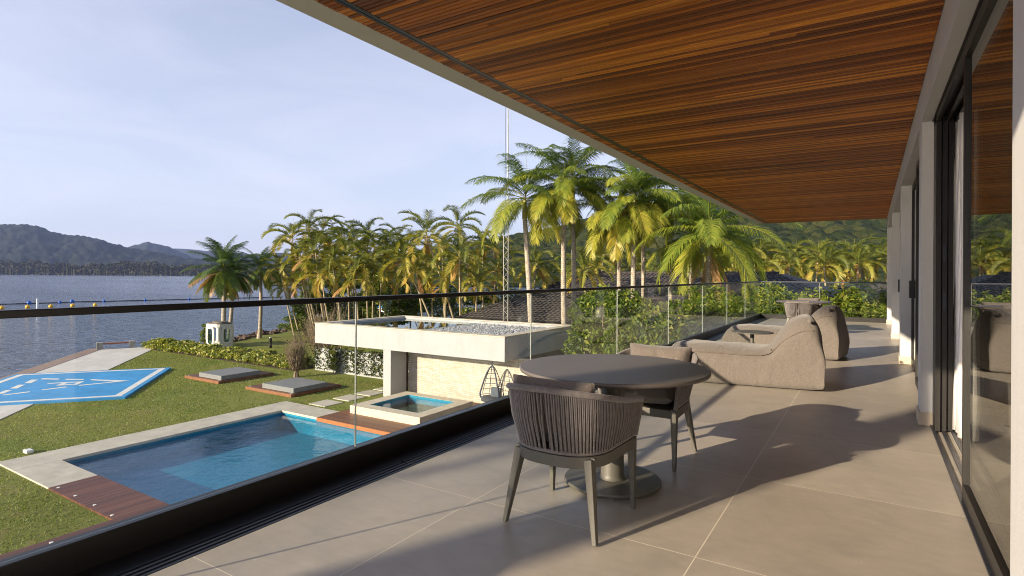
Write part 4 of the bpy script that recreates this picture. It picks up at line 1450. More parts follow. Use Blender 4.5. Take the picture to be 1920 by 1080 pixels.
# lounge beanbags: side profile pulled across the width and puffed
def make_lounger():
    """origin: lower corner below the back, seat runs to -x, width along +y"""
    r = thing('lounge_beanbag', 'taupe fabric beanbag lounger in front, nearer the round table', 'beanbag', group='beanbag loungers')
    W = 0.86
    top = [(-1.66, 0.12), (-1.645, 0.28), (-1.60, 0.375), (-1.52, 0.415), (-1.38, 0.43), (-1.15, 0.43), (-0.90, 0.425), (-0.68, 0.415), (-0.53, 0.415), (-0.47, 0.44), (-0.43, 0.51), (-0.385, 0.59), (-0.33, 0.67), (-0.265, 0.735), (-0.19, 0.78), (-0.115, 0.80), (-0.05, 0.785), (0.0, 0.72), (0.04, 0.59), (0.06, 0.44), (0.068, 0.30), (0.062, 0.18)]
    bot = [0.09, 0.035, 0.012, 0.004, 0, 0, 0, 0, 0, 0, 0, 0, 0, 0, 0.0, 0.002, 0.004, 0.008, 0.015, 0.03, 0.05, 0.09]
    nr = 40
    def section(x, zt, zb, k):
        pts = []
        h = zt - zb
        p = 9.0 if h > 0.25 else 5.0
        for i in range(nr):
            a = 2 * math.pi * (i + 0.5) / nr
            c_, s_ = math.cos(a), math.sin(a)
            q = p if s_ < 0 else (3.4 if h > 0.25 else 3.0)
            yy = math.copysign(abs(c_) ** (2 / q), c_)
            zz = math.copysign(abs(s_) ** (2 / q), s_)
            z = zb + h * (zz + 1) / 2
            edge = abs(yy) ** 6 * max(0, zz) ** 6
            belly = 1 + 0.045 * math.sin(math.pi * min(1, max(0, z / max(zt, 0.05))))
            y = W / 2 + yy * (W / 2 - 0.02) * belly
            if zz > 0.8:
                z += 0.022 * (1 - yy * yy)
                z += 0.012 * math.sin(x * 19 + 2.0 * math.sin(yy * 3)) * (1 - abs(yy) ** 4) * (x < -0.45)
                z += 0.008 * math.sin(x * 41 + yy * 4) * abs(yy) ** 2 * (x < -0.45)
            else:
                y += math.copysign(0.005 * math.sin(x * 11 + z * 9) + 0.002 * math.sin(x * 29 - z * 17), yy) * (abs(yy) > 0.7)
                if z < 0.1: y += math.copysign(0.012 * math.sin(x * 23) , yy) * (abs(yy) > 0.7)
            pts.append((x + 0.012 * math.sin(z * 15 + yy * 4) * (x > -0.02), y, max(0, z)))
        return pts
    vs, fs = [], []
    m = len(top)
    secs = [section(x, zt, bot[k], k) for k, (x, zt) in enumerate(top)]
    for q in secs: vs.extend(q)
    for a in range(m - 1):
        for i in range(nr):
            l = (i + 1) % nr
            fs.append((a * nr + i, (a + 1) * nr + i, (a + 1) * nr + l, a * nr + l))
    for base, x in ((0, -1.67), ((m - 1) * nr, 0.066)):
        c0 = [sum(vs[base + i][k] for i in range(nr)) / nr for k in range(3)]
        o = len(vs)
        for i in range(nr):
            q = vs[base + i]
            vs.append((x, c0[1] + (q[1] - c0[1]) * 0.55, c0[2] + (q[2] - c0[2]) * 0.55))
        for i in range(nr):
            l = (i + 1) % nr
            f = (base + i, base + l, o + l, o + i)
            fs.append(f if base == 0 else f[::-1])
        vs.append((x, c0[1], c0[2]))
        for i in range(nr):
            f = (o + i, o + (i + 1) % nr, len(vs) - 1)
            fs.append(f if base == 0 else f[::-1])
    b = MB()
    b.add(vs, fs, True)
    body = b.build('body', FABRIC, r, subsurf=1)
    bm = bmesh.new()
    bm.from_mesh(body.data)
    bmesh.ops.recalc_face_normals(bm, faces=bm.faces)
    bm.to_mesh(body.data)
    bm.free()
    # piping along both upper side seams
    def corner(k, side):
        q = secs[k]
        best = max(range(nr), key=lambda i: (q[i][1] - W / 2) * side / W * 1.35 + q[i][2] / max(top[k][1], 0.05) * 0.62)
        return Vector(q[best]) + Vector((0, side * 0.002, 0.003))
    for side in (-1, 1):
        pts = [corner(k, side) for k in range(1, 17)]
        for _ in range(2):
            pts = [pts[0]] + [(pts[i - 1] + pts[i] * 2 + pts[i + 1]) / 4 for i in range(1, len(pts) - 1)] + [pts[-1]]
        MB().tube(pts, 0.0065, 6).build('piping', PIPING, r)
    p2 = [(-0.465 , yy, 0.424 + 0.012 * (1 - ((yy - W / 2) / W * 2) ** 2)) for yy in np.linspace(0.05, W - 0.05, 14)]
    MB().tube(p2, 0.006, 6).build('piping', PIPING, r)
    # gathered ears at the two upper corners of the back
    for yy, s in ((0.02, -1), (W - 0.02, 1)):
        vs = [(-0.15, yy - s * 0.07, 0.74), (-0.03, yy - s * 0.07, 0.75), (-0.08, yy - s * 0.13, 0.78), (-0.085, yy + s * 0.022, 0.828), (-0.06, yy + s * 0.02, 0.70)]
        b = MB()
        b.add(vs, [(0, 2, 3), (2, 1, 3), (1, 4, 3), (4, 0, 3), (0, 4, 1, 2)], True)
        b.build('corner_ear', FABRIC, r, subsurf=2)
    return r
lg = make_lounger()
lg.location = (-0.475, 6.93, 0)
lg.rotation_euler = (0, 0, R(6.5))
lg2 = dup(lg, (-0.46, 9.60, 0), R(-7), label='taupe fabric beanbag lounger behind, on the far side of the small table')

st_ = thing('side_table', 'small round dark side table on a thin pole between the two beanbags', 'side table', (-1.42, 8.62, 0))
x, y = -1.42, 8.62
MB().lathe([(0.275, 0.455), (0.28, 0.459), (0.28, 0.465), (0.277, 0.468)], x, y, 64).build('tabletop', METAL, st_)
MB().lathe([(0.026, 0.014), (0.026, 0.454)], x, y, 24).build('pole', METAL, st_)
MB().lathe([(0.18, 0.001), (0.18, 0.011), (0.175, 0.013)], x, y, 48).build('base_disc', METAL, st_)
# ================================================================== PLANTS
def frond(mb, base, az, el, L_, droop, nl, ll, lw, tint, rs, vee=0.5, sweep=0.5, limp=0.5, s0=0.12, curl=0.0, rw=0.018):
    """one feather leaf: rachis curve with leaflets to both sides"""
    base = Vector(base)
    h = Vector((math.cos(az), math.sin(az), 0))
    n = 14
    pts, p = [base.copy()], base.copy()
    for i in range(n):
        t = (i + 0.5) / n
        e = el - droop * t ** 1.35
        e = max(e, -1.5)
        a2 = az + curl * t * t
        h2 = Vector((math.cos(a2), math.sin(a2), 0))
        p = p + (h2 * math.cos(e) + Vector((0, 0, 1)) * math.sin(e)) * (L_ / n)
        pts.append(p.copy())
    mb.tube(pts, [rw * (1 - 0.85 * i / n) for i in range(n + 1)], 3, cap=False, tint=min(1, tint + 0.2))
    roll0 = rs.uniform(-0.5, 0.5)
    for k in range(nl):
        s = s0 + (1 - s0) * (k + rs.uniform(0, 0.6)) / nl
        f = min(s * n, n - 0.001)
        i = int(f)
        q = pts[i].lerp(pts[i + 1], f - i)
        d = (pts[i + 1] - pts[i]).normalized()
        sd = d.cross(Vector((0, 0, 1)))
        if sd.length < 0.15: sd = Vector((-math.sin(az), math.cos(az), 0))
        sd.normalize()
        upn = sd.cross(d).normalized()
        rr = roll0 * s
        sd, upn = sd * math.cos(rr) + upn * math.sin(rr), upn * math.cos(rr) - sd * math.sin(rr)
        prof = math.sin(math.pi * (0.16 + 0.80 * (s - s0) / (1 - s0))) ** 0.7
        for sg in (-1, 1):
            v = vee + rs.uniform(-0.15, 0.15)
            dirv = (d * (sweep + 0.5 * s) + sd * sg * math.cos(v) + upn * math.sin(v)).normalized()
            l = ll * prof * rs.uniform(0.8, 1.12)
            wv = d - dirv * d.dot(dirv)
            if wv.length < 1e-4: wv = upn.copy()
            wv = wv.normalized() * lw * 0.5 * (0.6 + 0.4 * prof)
            m1 = q + dirv * l * 0.45 - Vector((0, 0, 1)) * l * 0.10 * limp
            d2 = (dirv - Vector((0, 0, 1)) * limp * rs.uniform(0.8, 1.5)).normalized()
            tp = m1 + d2 * l * 0.55
            o = len(mb.v)
            mb.v.extend([tuple(q - wv * 0.6), tuple(q + wv * 0.6), tuple(m1 + wv), tuple(m1 - wv), tuple(tp)])
            tt = max(0.0, min(1.0, tint + rs.uniform(-0.05, 0.05) + 0.06 * s))
            mb.f.extend([(o, o + 1, o + 2, o + 3), (o + 3, o + 2, o + 4)])
            mb.sm.extend([False, False])
            mb.t.extend([tt, tt])

def crown_mesh(name, mat, seed, nfr, L_, e_hi, e_lo, droop, nl, ll, lw, t_lo, t_hi, dead=0, vee=0.5, sweep=0.5, limp=0.6, s0=0.12, spear=True, rw=0.018, upz=0.0):
    rs = random.Random(seed)
    mb = MB()
    for i in range(nfr):
        a = i * 2.39996 + rs.uniform(-0.25, 0.25)
        age = i / (nfr - 1)
        el = e_hi + (e_lo - e_hi) * age ** 0.9 + rs.uniform(-0.12, 0.12)
        ln = L_ * (0.72 + 0.38 * math.sin(math.pi * min(1, 0.25 + age * 0.6))) * rs.uniform(0.88, 1.1)
        frond(mb, (0.05 * math.cos(a), 0.05 * math.sin(a), upz * (1 - age)), a, el, ln, droop * rs.uniform(0.8, 1.25), nl, ll, lw, t_lo + (t_hi - t_lo) * age ** 1.5 + rs.uniform(-0.08, 0.10), rs, vee, sweep, limp, s0, rs.uniform(-0.5, 0.5), rw)
    for i in range(dead):
        a = rs.uniform(0, 6.28)
        frond(mb, (0.12 * math.cos(a), 0.12 * math.sin(a), -0.2), a, rs.uniform(-0.75, -0.1), L_ * rs.uniform(0.75, 1.0), 0.7, nl * 2 // 3, ll * 0.75, lw, rs.uniform(0.76, 0.96), rs, 0.1, 0.9, 1.3, s0)
    if spear:
        mb.tube([(0, 0, 0), (0.03, 0.02, L_ * 0.35), (0.09, 0.03, L_ * 0.72)], [0.03, 0.02, 0.004], 5, tint=t_lo + 0.28)
    o = mb.build(name, mat)
    me = o.data
    bpy.data.objects.remove(o)
    return me

ROYAL_C = [crown_mesh('royal_crown', PALM, 20 + k, 22, 3.6, 1.25, -0.5, 1.2, 74, 1.0, 0.042, 0.18, 0.52, 0, 0.30, 0.55, 0.85, upz=0.5, rw=0.03) for k in range(4)]
COCO_C = [crown_mesh('coconut_crown', COCO, 40 + k, 28, 3.3, 1.45, -0.75, 0.95, 62, 0.85, 0.05, 0.10, 0.5, 9, 0.12, 0.55, 0.6, upz=0.4, rw=0.03) for k in range(3)]
ARECA_C = [crown_mesh('areca_crown', ARECA, 60 + k, 12, 2.45, 1.35, -0.35, 1.75, 46, 0.66, 0.05, 0.16, 0.58, 1, 0.75, 0.5, 0.45, upz=0.35, rw=0.022) for k in range(6)]

def trunk_mesh(name, mat, h, r0, r1, lean, bow, seed, swell=0.0):
    rs = random.Random(seed)
    pts, rad = [], []
    n = 12
    for i in range(n + 1):
        t = i / n
        pts.append((lean[0] * t + bow * math.sin(math.pi * t), lean[1] * t, h * t))
        rad.append(r0 + (r1 - r0) * t + swell * math.exp(-(t / 0.06) ** 2) + rs.uniform(-0.004, 0.004))
    mb = MB().tube(pts, rad, 10)
    o = mb.build(name, mat)
    me = o.data
    bpy.data.objects.remove(o)
    return me
def child(name, me, parent, loc=(0, 0, 0), rz=0.0, scale=1.0, rx=0.0):
    o = bpy.data.objects.new(name, me)
    C.objects.link(o)
    o.parent = parent
    o.location = loc
    o.rotation_euler = (rx, 0, rz)
    o.scale = (scale, scale, scale)
    return o
DEAD = None
def dead_frond_mesh():
    rs = random.Random(77)
    mb = MB()
    for k in range(4):
        a = k * 1.7 + 0.3
        frond(mb, (0.1 * math.cos(a), 0.1 * math.sin(a), 0), a, -1.0, 2.3, 0.5, 34, 0.55, 0.03, 0.93, rs, 0.1, 1.1, 1.6)
    o = mb.build('dead_frond', PALM)
    me = o.data
    bpy.data.objects.remove(o)
    return me
DEAD = dead_frond_mesh()
def seed_cluster():
    rs = random.Random(5)
    mb = MB()
    for k in range(46):
        a, e = rs.uniform(0, 6.28), rs.uniform(-1.2, 0.1)
        l = rs.uniform(0.35, 0.7)
        mb.tube([(0, 0, 0), (l * 0.6 * math.cos(a) * math.cos(e), l * 0.6 * math.sin(a) * math.cos(e), l * 0.3 * math.sin(e)), (l * 0.8 * math.cos(a) * math.cos(e), l * 0.8 * math.sin(a) * math.cos(e), -l * 0.75)], [0.012, 0.012, 0.018], 4, tint=0.8)
    o = mb.build('flower_stalk', PALM)
    me = o.data
    bpy.data.objects.remove(o)
    return me
SEEDS = seed_cluster()

def palm(kind, cpx, cpy, dep, bpx=None, sc_=1.0, k=0, rz=None, label='', group=None, gz=GZ, name=None, r0=0.16, dead=False, seeds=False, shaft=True, ddep=0.0):
    """crown centre at picture point (cpx, cpy) and depth; foot on the ground"""
    top = at(cpx, cpy, dep)
    foot = ground(bpx if bpx is not None else cpx, dep + ddep, gz)
    t = thing(name or kind + '_palm', label, 'palm tree', (foot.x, foot.y, gz - 0.05), group=group)
    d = top - Vector((foot.x, foot.y, gz - 0.05))
    rs = random.Random(int(cpx * 7 + cpy))
    rz = rs.uniform(0, 6.28) if rz is None else rz
    if kind == 'royal':
        sh = 1.15 * sc_
        me = trunk_mesh('trunk', TRUNK, d.z - sh * 0.9, r0 * 1.05, r0 * 0.72, (d.x, d.y), 0.10 * rs.uniform(-1, 1), k, 0.05)
        child('trunk', me, t)
        mb = MB().tube([(0, 0, 0), (0, 0, sh * 0.3), (0, 0, sh)], [r0 * 0.80, r0 * 0.84, r0 * 0.42], 10)
        o = mb.build('crownshaft', SHAFT)
        o.parent = t
        o.location = (d.x, d.y, d.z - sh * 0.95)
        child('crown', ROYAL_C[k % 4], t, d - Vector((0, 0, 0.2)), rz, sc_ * 0.95)
        if dead: child('dead_frond', DEAD, t, (d.x, d.y, d.z - sh * 0.8), rz, sc_)
        if seeds: child('flower_stalk', SEEDS, t, (d.x, d.y, d.z - sh * 1.05), rz, 1.1 * sc_)
    elif kind == 'coconut':
        me = trunk_mesh('trunk', TRUNK, d.z, r0 * 1.1, r0 * 0.8, (d.x, d.y), 0.15, k, 0.08)
        child('trunk', me, t)
        child('crown', COCO_C[k % 3], t, d, rz, sc_)
    else:
        me = trunk_mesh('trunk', TRUNKS, d.z, r0, r0 * 0.7, (d.x, d.y), 0.25 * rs.uniform(-1, 1), k)
        child('trunk', me, t)
        child('crown', ARECA_C[k % 6], t, d, rz, sc_)
    return t

# coconut palms by the water
palm('coconut', 419, 506, 43.9, 417, 0.9, 0, 0.4, 'larger coconut palm in front of the white cabin with drooping brown fronds', 'coconut palms by the water', r0=0.17)
palm('coconut', 437, 516, 45.3, 428, 0.72, 1, 2.0, 'coconut palm partly hidden behind the larger one beside the white cabin', 'coconut palms by the water', r0=0.15)
palm('coconut', 488, 506, 49.4, 487, 0.72, 2, 1.2, 'smaller slender coconut palm standing alone on the grass mound by the rocks', 'coconut palms by the water', r0=0.15)

# royal palms behind the pavilion
G = 'tall feather palms behind the pavilion'
palm('royal', 984, 372, 31.0, 1001, 1.02, 0, 0.2, 'tall palm with a pale trunk left of the trunk pair, rightmost before the roof', G, r0=0.175)
palm('royal', 1058, 352, 31.2, 1062, 1.0, 1, 1.4, 'tall palm with the left trunk of the close pair in front of the dark roof', G, r0=0.17)
palm('royal', 1074, 336, 31.8, 1077, 1.0, 2, 3.0, 'tall palm with the right trunk of the close pair in front of the dark roof', G, r0=0.15)
palm('royal', 1160, 402, 31.0, 1156, 0.92, 3, 0.9, 'palm with a pale flower cluster hanging under its crown', G, r0=0.15, seeds=True)
palm('royal', 1190, 372, 30.4, 1193, 1.05, 0, 2.2, 'palm with yellow dying fronds folded along its golden crownshaft', G, r0=0.165, dead=False)
palm('royal', 1206, 378, 31.2, 1206, 0.95, 1, 4.4, 'palm with a dark thin trunk just behind the golden crownshaft palm', G, r0=0.14)
palm('royal', 1300, 446, 30.0, 1293, 0.78, 2, 5.2, 'short palm with pinkish flower stalks below a low drooping crown', G, r0=0.16, seeds=True)
palm('royal', 1330, 432, 27.5, 1324, 1.12, 3, 0.0, 'palm with a big skirt of dead brown fronds hanging over the dark roof', G, r0=0.17, dead=True)
palm('royal', 1262, 356, 33.5, 1262, 0.95, 0, 1.7, 'palm crown rising behind the others and cut off by the roof edge', G, r0=0.15)

# a tall palm on the lawn behind the viewpoint: its trunk shades a strip of the terrace
t = thing('royal_palm', 'tall palm on the lawn behind the viewpoint, its trunk shadow crossing the near floor', 'palm tree', (-7.75, -11.0, GZ))
child('trunk', trunk_mesh('trunk', TRUNK, 13.0, 0.24, 0.20, (0.2, 0.1), 0.12, 5, 0.05), t)
child('crown', ROYAL_C[1], t, (0.2, 0.1, 13.6), 0.7, 0.9)
SHADE = [((-9.85, -12.15), 4.9, 0.48, 'slim palm behind the viewpoint, its fronds shading the near floor by the drain'), ((-12.0, -16.1), 5.9, 0.48, 'second slim palm farther behind the viewpoint, streaking the near floor with shade')]

for k, (q, z, s_, lb) in enumerate(SHADE):
    t = thing('areca_palm', lb, 'palm tree', (q[0], q[1], GZ), group='slim palms behind the viewpoint')
    child('trunk', trunk_mesh('trunk', TRUNKS, z - GZ, 0.08, 0.06, (0, 0), 0.2, k), t)
    child('crown', ARECA_C[k], t, (0, 0, z - GZ), 1.0 + k, s_)
# slim areca palms of the thicket
GA = 'areca palms of the thicket by the water'
thick = [(548, 452, 46, 592, 1.05), (580, 432, 48, 612, 1.0), (604, 440, 50, 632, .95), (562, 486, 45, 598, .9), (526, 508, 46, 556, .8), (592, 474, 44, 618, .95), (622, 462, 47, 640, .9),
         (646, 446, 50, 655, .9), (664, 456, 47, 668, .95), (690, 446, 50, 688, .95), (704, 470, 46, 700, .95), (650, 488, 44, 655, .95), (624, 500, 43, 640, .9), (684, 500, 43, 690, .95),
         (722, 462, 49, 722, .9), (740, 486, 46, 748, .95), (604, 520, 43, 630, .85), (664, 526, 43, 672, .85), (716, 520, 44, 716, .9), (540, 540, 47, 566, .7), (576, 520, 45, 604, .8), (746, 452, 52, 744, .85)]
for i, (a, c_, d, bb_, s) in enumerate(thick):
    palm('areca', a, c_, d, bb_, s, i, None, 'slim leaning areca palm in the yellowish thicket between coconut palm and pavilion', GA, r0=0.075)
GB = 'areca palms behind the pavilion roof'
mids = [(800, 446, 42, 868, 1.05, 'areca palm with a thin curved pale trunk crossing behind the skylight'), (858, 430, 46, 872, 1.05, 'areca palm whose crown stands highest left of the tall feather palms'),
        (862, 486, 40, 866, 1.0, 'areca palm with a double pale trunk behind the roof pebbles'), (756, 488, 42, 830, .95, 'areca palm with an orange crown base and strongly leaning trunk'),
        (830, 472, 45, 840, .9, None), (905, 462, 44, 906, .9, None), (926, 470, 46, 926, .85, None), (782, 512, 42, 800, .85, None), (838, 530, 41, 842, .8, None), (896, 536, 40, 896, .75, None),
        (812, 506, 46, 816, .9, None), (930, 510, 42, 934, .8, None), (770, 466, 50, 776, .9, None), (878, 500, 50, 880, .9, None), (1004, 500, 44, 1004, .95, None), (1030, 520, 46, 1030, .9, None), (1110, 500, 48, 1110, 1.0, None), (1130, 480, 50, 1128, .9, None)]
for i, (a, c_, d, bb_, s, lb) in enumerate(mids):
    palm('areca', a, c_, d, bb_, s, i + 2, None, lb or 'areca palm among the dense dark palms right behind the pavilion roof', GB, r0=0.085)
GR = 'areca palms beyond the dark tiled roof'
rs = random.Random(12)
for i, px in enumerate((1352, 1378, 1402, 1425, 1446, 1470, 1492, 1512, 1534, 1556, 1578, 1600, 1620, 1642, 1664, 1690, 1360, 1415, 1480, 1545, 1610)):
    palm('areca', px, (rs.uniform(478, 500) if i < 16 else rs.uniform(498, 508)), rs.uniform(56, 62) if i < 16 else 54, px + rs.uniform(-8, 8), rs.uniform(0.95, 1.2), i, None, 'areca palm in the sunlit row beyond the dark tiled roof', GR, r0=0.11)
for i, (a, c_, d, bb_, s) in enumerate(((1180, 505, 52, 1180, 1.1), (1230, 512, 50, 1230, 1.0), (1095, 512, 40, 1095, .9))):
    palm('areca', a, c_, d, bb_, s, i, None, 'low areca palm between the tall trunks above the dark roof', GB, r0=0.09)

# leafy masses
def blob_leaves(seed, n, clumps, size, aspect=0.5, upb=0.4, fill=0.55):
    """leaves gathered in clumps: (x, y, z, radius)"""
    r_ = np.random.RandomState(seed)
    cl = np.array(clumps)
    wgt = cl[:, 3] ** 2
    idx = r_.choice(len(cl), n, p=wgt / wgt.sum())
    d = r_.normal(size=(n, 3))
    d /= np.linalg.norm(d, axis=1)[:, None]
    rad = cl[idx, 3] * (fill + (1 - fill) * r_.uniform(0, 1, n) ** 0.5) * r_.uniform(0.75, 1.1, n)
    P = cl[idx, :3] + d * rad[:, None] * np.array([1, 1, 0.85])
    v, f = leaf_arrays(P, size, aspect, upb, r_, outdir=d * 0.7)
    t = np.clip(0.45 + (idx * 0.37 % 1 - 0.5) * 0.35 + r_.normal(0, 0.12, n), 0, 1)
    return v, f, t
def bush_mesh(seed, w, h, n, size, nc=14, aspect=0.5):
    r_ = random.Random(seed)
    cl = []
    for k in range(nc):
        a, q = r_.uniform(0, 6.28), r_.uniform(0, 1) ** 0.6
        z = r_.uniform(0.12, 1.0)
        lim = w * 0.5 * (1 - 0.45 * z)
        cl.append((lim * q * math.cos(a), lim * q * math.sin(a), h * z * r_.uniform(0.85, 1.0), w * r_.uniform(0.13, 0.24)))
    v, f, t = blob_leaves(seed, n, cl, size, aspect)
    o = np_mesh('foliage', v, f, SHRUB, tint=t)
    me = o.data
    bpy.data.objects.remove(o)
    mb = MB()
    for c_ in cl[:8]:
        mb.tube([(0, 0, 0), (c_[0] * 0.4, c_[1] * 0.4, c_[2] * 0.5), (c_[0], c_[1], c_[2])], [0.035, 0.025, 0.008], 5)
    o = mb.build('stem', TWIG)
    m2 = o.data
    bpy.data.objects.remove(o)
    return me, m2
BUSH = [bush_mesh(100 + k, 2.4, 4.6, 5200, 0.17, 20) for k in range(4)]
def bush(kind, loc, sx, sz, rz, label, group, k):
    t = thing(kind, label, 'shrub', loc, group=group)
    f = child('foliage', BUSH[k % 4][0], t, rz=rz)
    s = child('stem', BUSH[k % 4][1], t, rz=rz)
    f.scale = s.scale = (sx, sx, sz)
    return t
# tall shrubs outside the long railing, rooted in the garden below
shr = [(-4.4, 11.6, .66, 1.02), (-5.7, 14.4, .8, 1.05), (-4.5, 14.0, .95, 1.12), (-7.4, 17.0, 1.1, 1.08), (-5.0, 16.6, 1.0, 1.13),
       (-8.2, 20.4, 1.15, 1.08), (-5.6, 19.6, 1.1, 1.12), (-10.6, 24.0, 1.2, 1.0), (-8.0, 24.0, 1.2, 1.1), (-5.4, 23.0, 1.2, 1.12), (-4.0, 20.8, 1.0, 1.12), (-3.0, 24.5, 1.2, 1.1)]
for i, (x, y, sx, sz) in enumerate(shr):
    bush('leafy_shrub', (x, y, GZ), sx, sz, i * 1.3, 'tall leafy green shrub seen through the long glass railing right of the pavilion', 'tall shrubs outside the long railing', i)
# planter beyond the end railing
b = MB().box(-3.4, 7, 18.56, 21.4, -0.9, -0.02)
struct(b.build('planting_bed', SOIL))
def planter_mesh(seed, n, h, size, aspect):
    r_ = np.random.RandomState(seed)
    P, D, T = [], [], []
    mb = MB()
    for s in range(n):
        a = r_.uniform(0, 6.28)
        q = r_.uniform(0, 0.28)
        x0, y0_ = q * math.cos(a), q * math.sin(a)
        lx, ly = r_.uniform(-0.25, 0.25), r_.uniform(-0.25, 0.25)
        hh = h * r_.uniform(0.5, 1.0)
        mb.tube([(x0, y0_, 0), (x0 + lx * 0.4, y0_ + ly * 0.4, hh * 0.55), (x0 + lx, y0_ + ly, hh)], [0.012, 0.009, 0.003], 4, tint=0.4)
        for k in range(int(26)):
            t = r_.uniform(0.15, 1.0)
            e = np.array([r_.normal(), r_.normal(), r_.uniform(-0.2, 0.7)])
            e /= np.linalg.norm(e)
            P.append(np.array([x0 + lx * t, y0_ + ly * t, hh * t]) + e * size * 0.55)
            D.append(e * 2.0)
            T.append(0.35 + 0.35 * t + r_.normal(0, 0.1))
    v, f = leaf_arrays(np.array(P), size, aspect, 0.2, r_, np.array(D), 0.3)
    o = np_mesh('foliage', v, f, SHRUB, tint=np.clip(T, 0, 1))
    me = o.data
    bpy.data.objects.remove(o)
    o = mb.build('stem', SHRUB)
    m2 = o.data
    bpy.data.objects.remove(o)
    return me, m2
PLM = [planter_mesh(200, 16, 1.0, 0.17, 0.34), planter_mesh(201, 12, 1.15, 0.26, 0.42), planter_mesh(202, 20, 0.9, 0.14, 0.4), planter_mesh(203, 9, 1.3, 0.30, 0.22)]
pl = [(-2.55, 18.85, 3, .80), (-2.1, 19.0, 2, .72), (-1.62, 18.9, 1, .68), (-1.25, 19.4, 0, .95), (-1.05, 18.85, 2, .75), (-0.72, 19.3, 1, .92), (-0.5, 18.85, 2, .8), (-0.22, 19.1, 3, .92), (-0.05, 18.8, 2, .62), (0.25, 19.0, 0, .82), (0.45, 18.8, 1, .5), (-2.9, 19.5, 0, .9), (-1.9, 19.6, 2, .9), (0.1, 19.8, 1, .85), (-0.35, 19.9, 2, 1.0), (0.8, 19.4, 2, .9)]
for i, (x, y, k, s) in enumerate(pl):
    t = thing('planter_plant', 'green leafy plant in the bed behind the far end glass railing', 'plant', (x, y, -0.03), group='plants behind the end railing')
    f = child('foliage', PLM[k][0], t, rz=i * 0.9, scale=s)
    g_ = child('stem', PLM[k][1], t, rz=i * 0.9, scale=s)

# variegated hedge
def hedge():
    r_ = np.random.RandomState(31)
    n = 11000
    x = r_.uniform(-46.0, -28.3, n)
    bumpz = 0.62 + 0.10 * np.sin(x * 2.1) + 0.08 * np.sin(x * 5.3 + 1)
    y = 22.0 + r_.normal(0, 0.42, n)
    y = np.clip(y, 21.2, 23.0)
    z = GZ + 0.05 + bumpz * r_.uniform(0, 1, n) ** 0.6 * np.sqrt(np.clip(1 - ((y - 22.05) / 1.05) ** 2, 0.05, 1))
    v, f = leaf_arrays(np.stack([x, y, z], 1), 0.26, 0.5, 0.7, r_)
    t = thing('hedge', 'low yellow green variegated hedge along the far edge of the lawn', 'hedge', (-37, 22, GZ))
    o = np_mesh('foliage', v - np.array([-37, 22, GZ]), f, HEDGE, t, np.clip(r_.normal(0.5, 0.15, n), 0, 1))
    mb = MB()
    for k in range(120):
        a = r_.uniform(-46, -28.3)
        mb.tube([(a, 22 + r_.normal(0, .2), GZ), (a + r_.normal(0, .1), 22 + r_.normal(0, .25), GZ + 0.45)], [0.015, 0.008], 4)
    mb.build('stem', TWIG, t)
    mb = MB().prism([(-46.3, 21.3), (-28.0, 21.1), (-28.0, 22.9), (-46.3, 22.9)], GZ - 0.02, GZ + 0.02)
    mb.build('soil_bed', SOIL, t)
hedge()
# shrub by the cabin
t = thing('leafy_shrub', 'small loose shrub at the left side of the white cabin', 'shrub', (-43.5, 24.6, GZ))
child('foliage', BUSH[1][0], t, scale=0.36)
child('stem', BUSH[1][1], t, scale=0.36)
# bare twiggy shrub
def twig_shrub(label, loc, h, wd, n, seed, leafy=0.0, name='bare_shrub'):
    r_ = random.Random(seed)
    t = thing(name, label, 'shrub', loc)
    mb = MB()
    tips = []
    for k in range(n):
        a = r_.uniform(0, 6.28)
        q = r_.uniform(0.1, 1) ** 0.7
        ex, ey = wd * q * math.cos(a), wd * q * math.sin(a)
        hh = h * r_.uniform(0.55, 1.0) * (1.05 - 0.25 * q)
        p0 = Vector((r_.uniform(-.08, .08), r_.uniform(-.08, .08), 0.25))
        pts = [p0]
        for m in range(1, 7):
            u = m / 6
            pts.append(Vector((ex * u ** 0.75 + r_.uniform(-.07, .07), ey * u ** 0.75 + r_.uniform(-.07, .07), 0.25 + (hh - 0.25) * u)))
        mb.tube(pts, [0.022 * (1 - 0.8 * i / 6) for i in range(7)], 4, cap=False)
        for m in range(3):
            i = r_.randint(2, 5)
            d = Vector((r_.uniform(-1, 1), r_.uniform(-1, 1), r_.uniform(0.6, 1.6))).normalized() * r_.uniform(0.3, 0.75)
            mb.tube([pts[i], pts[i] + d * 0.5 + Vector((0, 0, .03)), pts[i] + d], [0.009, 0.007, 0.003], 3, cap=False)
            tips.append(pts[i] + d)
    for m in range(5):
        a = m * 1.25
        mb.tube([(0.10 * math.cos(a), 0.10 * math.sin(a), 0), (0.05 * math.cos(a), 0.05 * math.sin(a), 0.45)], [0.07, 0.05], 6)
    w_ = mb.build('branches', TWIG)
    w_.parent = t
    if leafy:
        P = []
        for q in tips:
            for m in range(int(leafy)):
                P.append((q.x + r_.gauss(0, .12), q.y + r_.gauss(0, .12), q.z + r_.gauss(0, .12)))
        v, f = leaf_arrays(np.array(P), 0.09, 0.5, 0.2, np.random.RandomState(seed))
        np_mesh('leaves', v, f, VINE, t, np.clip(np.random.RandomState(1).normal(0.7, 0.2, len(f)), 0, 1))
    return t
twig_shrub('dense bare twiggy shrub with many upright brown stems, left of the pavilion', (-26.35, 19.95, GZ), 2.5, 0.72, 120, 3, 1)
twig_shrub('tall thin leafless shrub rising behind the dense twiggy one', (-27.5, 22.8, GZ), 4.4, 1.7, 110, 9, 1)
twig_shrub('pale leafless bush between the hedge end and the vine covered wall', (-29.3, 24.2, GZ), 3.6, 1.4, 80, 14, 2)
